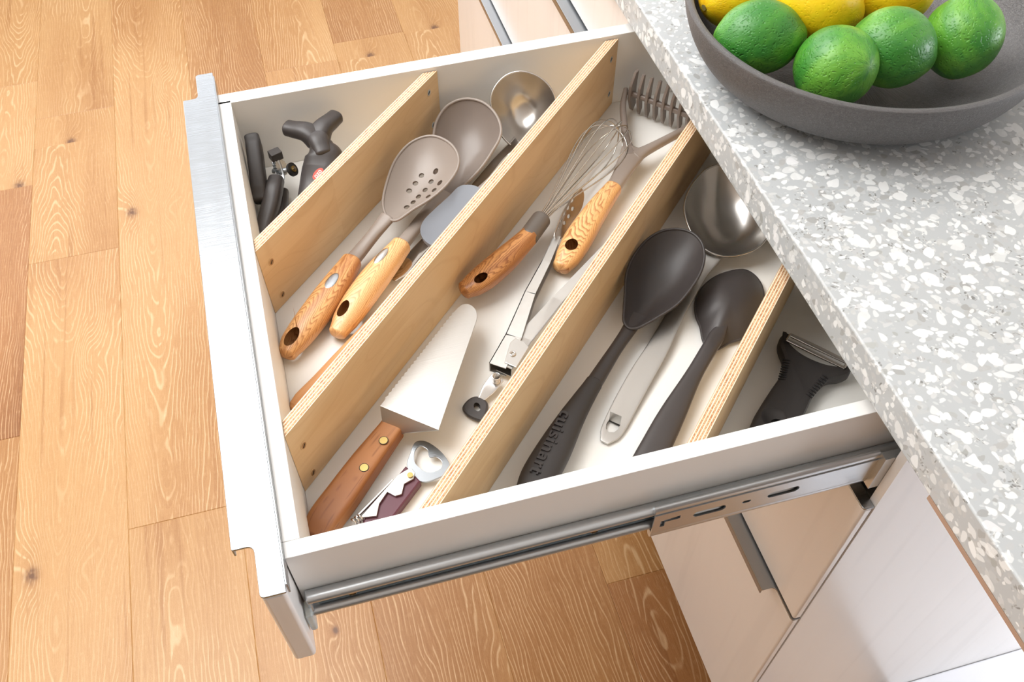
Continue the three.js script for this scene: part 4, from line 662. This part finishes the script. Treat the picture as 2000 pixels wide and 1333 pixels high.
{ // can opener
  const t = ut('can_opener', 'black-handled can opener with metal cutting wheel in the corner', 'can opener', Q.opB[4]);
  part('turning_key', loft(Q.opA, mm([8, 8.5, 8.5, 8.5, 8]), mm([7, 11, 12, 11, 8]), { p: 4 }), M.blackSoft, t, 'wide black turning key');
  part('handle', loft(Q.opB, mm([8.5, 9.5, 9.5, 9, 9]), mm([8, 9, 9, 8.5, 8]), { p: 2.8 }), M.black, t); part('handle', loft(Q.opC, mm([7, 8, 8]), mm([6, 7, 7]), { p: 2.8 }), M.black, t);
  const k = Q.opBlk[0]; const bg = box(-0.0065, 0.0065, -0.008, 0.002, -0.0055, 0.0055, 0.001); bg.rotateY(0.35); bg.translate(k.x, k.y, k.z); part('head_block', bg, M.black, t);
  const G = Q.opGear, ax = V(0.75, 0.55, 0.35).normalize();
  const disc = (c, r, w, m, nm, ring) => { const g = rod(c.clone().addScaledVector(ax, -w), c.clone().addScaledVector(ax, w), r, 24); return part(nm, g, m, t); };
  disc(G[0], 0.0075, 0.0016, M.dark, 'cutting_wheel'); disc(G[0].clone().addScaledVector(ax, 0.0016), 0.0035, 0.0012, M.brass, 'wheel_hub'); disc(G[0].clone().addScaledVector(ax, 0.003), 0.0016, 0.001, M.polished, 'wheel_pin');
  const gs = []; for (let i = 0; i < 18; i++) { const a = i / 18 * 6.283; const u = V(0, 1, 0).cross(ax).normalize(), w = ax.clone().cross(u); const c = G[1].clone().addScaledVector(u, Math.cos(a) * 0.0085).addScaledVector(w, Math.sin(a) * 0.0085); gs.push(rod(c.clone().addScaledVector(ax, -0.002), c.clone().addScaledVector(ax, 0.002), 0.0012, 6)); } gs.push(rod(G[1].clone().addScaledVector(ax, -0.002), G[1].clone().addScaledVector(ax, 0.002), 0.008, 24)); part('feed_gear', gs, M.zinc, t);
  part('frame', [rod(G[1].clone().addScaledVector(ax, -0.012), G[0], 0.0028), loft([G[1].clone().add(V(-0.004, 0.006, -0.004)), G[1].clone().add(V(-0.003, -0.006, 0.012)), Q.opB[0].clone()], mm([4, 5, 6]), mm([1.2, 1.2, 1.2]), { p: 4 }), rod(k.clone().add(V(0, -0.004, 0)), G[1], 0.003)], M.zinc, t);
}
{ // lever-free corkscrew with a three-lobed knob
  const t = ut('twist_corkscrew', 'black corkscrew with three-lobed twist knob and small red oval', 'corkscrew', Q.coBody[4]);
  part('body', loft(Q.coBody, mm([13, 20, 23, 22, 18]), mm([13, 18, 21, 19, 15]), { p: 2.6 }), M.black, t);
  const K = Q.coK; part('knob', K.slice(1).map((p) => loft([K[0].clone().add(V(0, -0.006, 0)), lerp(K[0], p, 0.35), lerp(K[0], p, 0.75), p], mm([14, 11, 9.5, 9]), mm([11, 9, 8, 7.5]), { p: 2.6, n: 30 })), M.black, t, 'glossy black three-lobed knob');
  const cv = document.createElement('canvas'); cv.width = 128; cv.height = 64; const g = cv.getContext('2d'); g.fillStyle = '#d8402c'; g.fillRect(0, 0, 128, 64); g.fillStyle = '#f4e9e4'; g.font = 'bold 40px sans-serif'; g.textAlign = 'center'; g.textBaseline = 'middle'; g.fillText('OXO', 64, 33);
  const ct = new THREE.CanvasTexture(cv); ct.colorSpace = THREE.SRGBColorSpace;
  const e = new THREE.CircleGeometry(1, 32); e.scale(0.0075, 0.0042, 1); const n = V(-0.1, 0.9, 0.42).normalize(), x = V(0.75, 0, -0.66).normalize(), y = n.clone().cross(x).normalize(); e.applyMatrix4(new THREE.Matrix4().makeBasis(y.clone().cross(n), y, n).setPosition(Q.coDot[0].clone().addScaledVector(n, 0.002))); part('logo', e, std({ map: ct, roughness: 0.5 }), t, 'red oval logo');
}

// ---------------------------------------------------------------- bowl of fruit on the counter
const BC = [0.540, y_(0.0545), -0.676];
{
  const t = thing('fruit_bowl', 'wide dark grey cast bowl with limes and lemons on the terrazzo counter', 'bowl', BC);
  const pr = [[0, 0.004], [0.075, 0.004], [0.1, 0.0055], [0.125, 0.0135], [0.145, 0.029], [0.158, 0.049], [0.1635, 0.0655], [0.166, 0.0685], [0.1695, 0.0685], [0.1712, 0.066], [0.1685, 0.052], [0.161, 0.034], [0.149, 0.0175], [0.131, 0.0065], [0.105, 0.0012], [0.09, 0], [0, 0]].map((p) => new THREE.Vector2(p[0], p[1]));
  const c = new THREE.SplineCurve(pr.slice(1, 16)).getPoints(90); const g = new THREE.LatheGeometry([pr[0], ...c, pr[16]], 128);
  g.translate(BC[0], BC[1] + 0.0002, BC[2]); const n = g.attributes.position.count; part('shell', g, M.bowl, t);
}
function fruit(name, label, x, y, z, r, el, ax, m, tip, group) {
  const g = new THREE.SphereGeometry(1, 64, 40); const p = g.attributes.position; const o = rnd() * 20;
  for (let i = 0; i < p.count; i++) { const v = V(p.getX(i), p.getY(i), p.getZ(i)); const yy = Math.abs(v.y); const k = 1 + 0.03 * (fbm(v.x * 1.3 + o, v.z * 1.3 + v.y + o, 2) - 0.5) * 2; const nip = tip * Math.pow(Math.max(0, yy - 0.86) / 0.14, 1.6) * (v.y > 0 ? 1 : 0.55); p.setXYZ(i, v.x * r * k, v.y * r * el * k + Math.sign(v.y) * nip * r, v.z * r * k); }
  g.computeVertexNormals(); const N = g.attributes.normal; for (let j = 0; j <= 40; j++) { const a = j * 65, b = a + 64; const v = V(N.getX(a) + N.getX(b), N.getY(a) + N.getY(b), N.getZ(a) + N.getZ(b)).normalize(); N.setXYZ(a, v.x, v.y, v.z); N.setXYZ(b, v.x, v.y, v.z); }
  const q = new THREE.Quaternion().setFromUnitVectors(V(0, 1, 0), V(...ax).normalize()); g.applyQuaternion(q); g.translate(x, y, z);
  const t = thing(name, label, name, [x, y - r, z], group); part('peel', g, m, t);
  const d = V(...ax).normalize(), e = V(x, y, z).addScaledVector(d, -(r * el + tip * r * 0.5)); const s = new THREE.CylinderGeometry(0.0022, 0.003, 0.0015, 12); s.applyQuaternion(q); s.translate(e.x, e.y, e.z); part('stem_scar', s, std({ color: 0x8a7a3c, roughness: 0.8 }), t);
}
const by = y_(0.0545);
fruit('lime', 'green lime lying lengthwise against the bowl wall nearest the counter edge', 0.4215, by + 0.060, -0.6595, 0.0325, 1.22, [0.96, 0.0, 0.22], M.lime[0], 0.1, 'limes in the bowl');
fruit('lime', 'round green lime end-on between two other limes, touching the middle lemon', 0.4714, by + 0.055, -0.6051, 0.0355, 1.03, [0.25, 0.5, 0.8], M.lime[1], 0.06, 'limes in the bowl');
fruit('lime', 'dark green lime with a pointed tip between the end-on and pale-topped limes', 0.5282, by + 0.060, -0.6103, 0.0345, 1.1, [0.75, -0.25, 0.35], M.lime[2], 0.1, 'limes in the bowl');
fruit('lime', 'pale-topped green lime at the open side of the bowl', 0.6036, by + 0.055, -0.6132, 0.0345, 1.05, [0.1, 0.85, -0.3], M.lime[3], 0.06, 'limes in the bowl');
fruit('lemon', 'yellow lemon beside the lengthwise lime at the bowl wall', 0.4339, by + 0.0655, -0.7315, 0.0365, 1.15, [0.9, 0.1, -0.3], M.lemon, 0.12, 'lemons in the bowl');
fruit('lemon', 'yellow lemon in the middle on top of the fruit pile', 0.4871, by + 0.072, -0.6788, 0.0365, 1.1, [0.7, -0.2, 0.4], M.lemon, 0.12, 'lemons in the bowl');
fruit('lemon', 'yellow lemon wedged between the middle lemon and the pale-topped lime', 0.568, by + 0.066, -0.689, 0.0385, 1.15, [0.95, 0.1, 0.1], M.lemon, 0.12, 'lemons in the bowl');

scene.traverse((o) => { delete o.userData.b; if (o.isMesh) { o.castShadow = true; o.receiveShadow = true; } });
renderer.render(scene, camera);
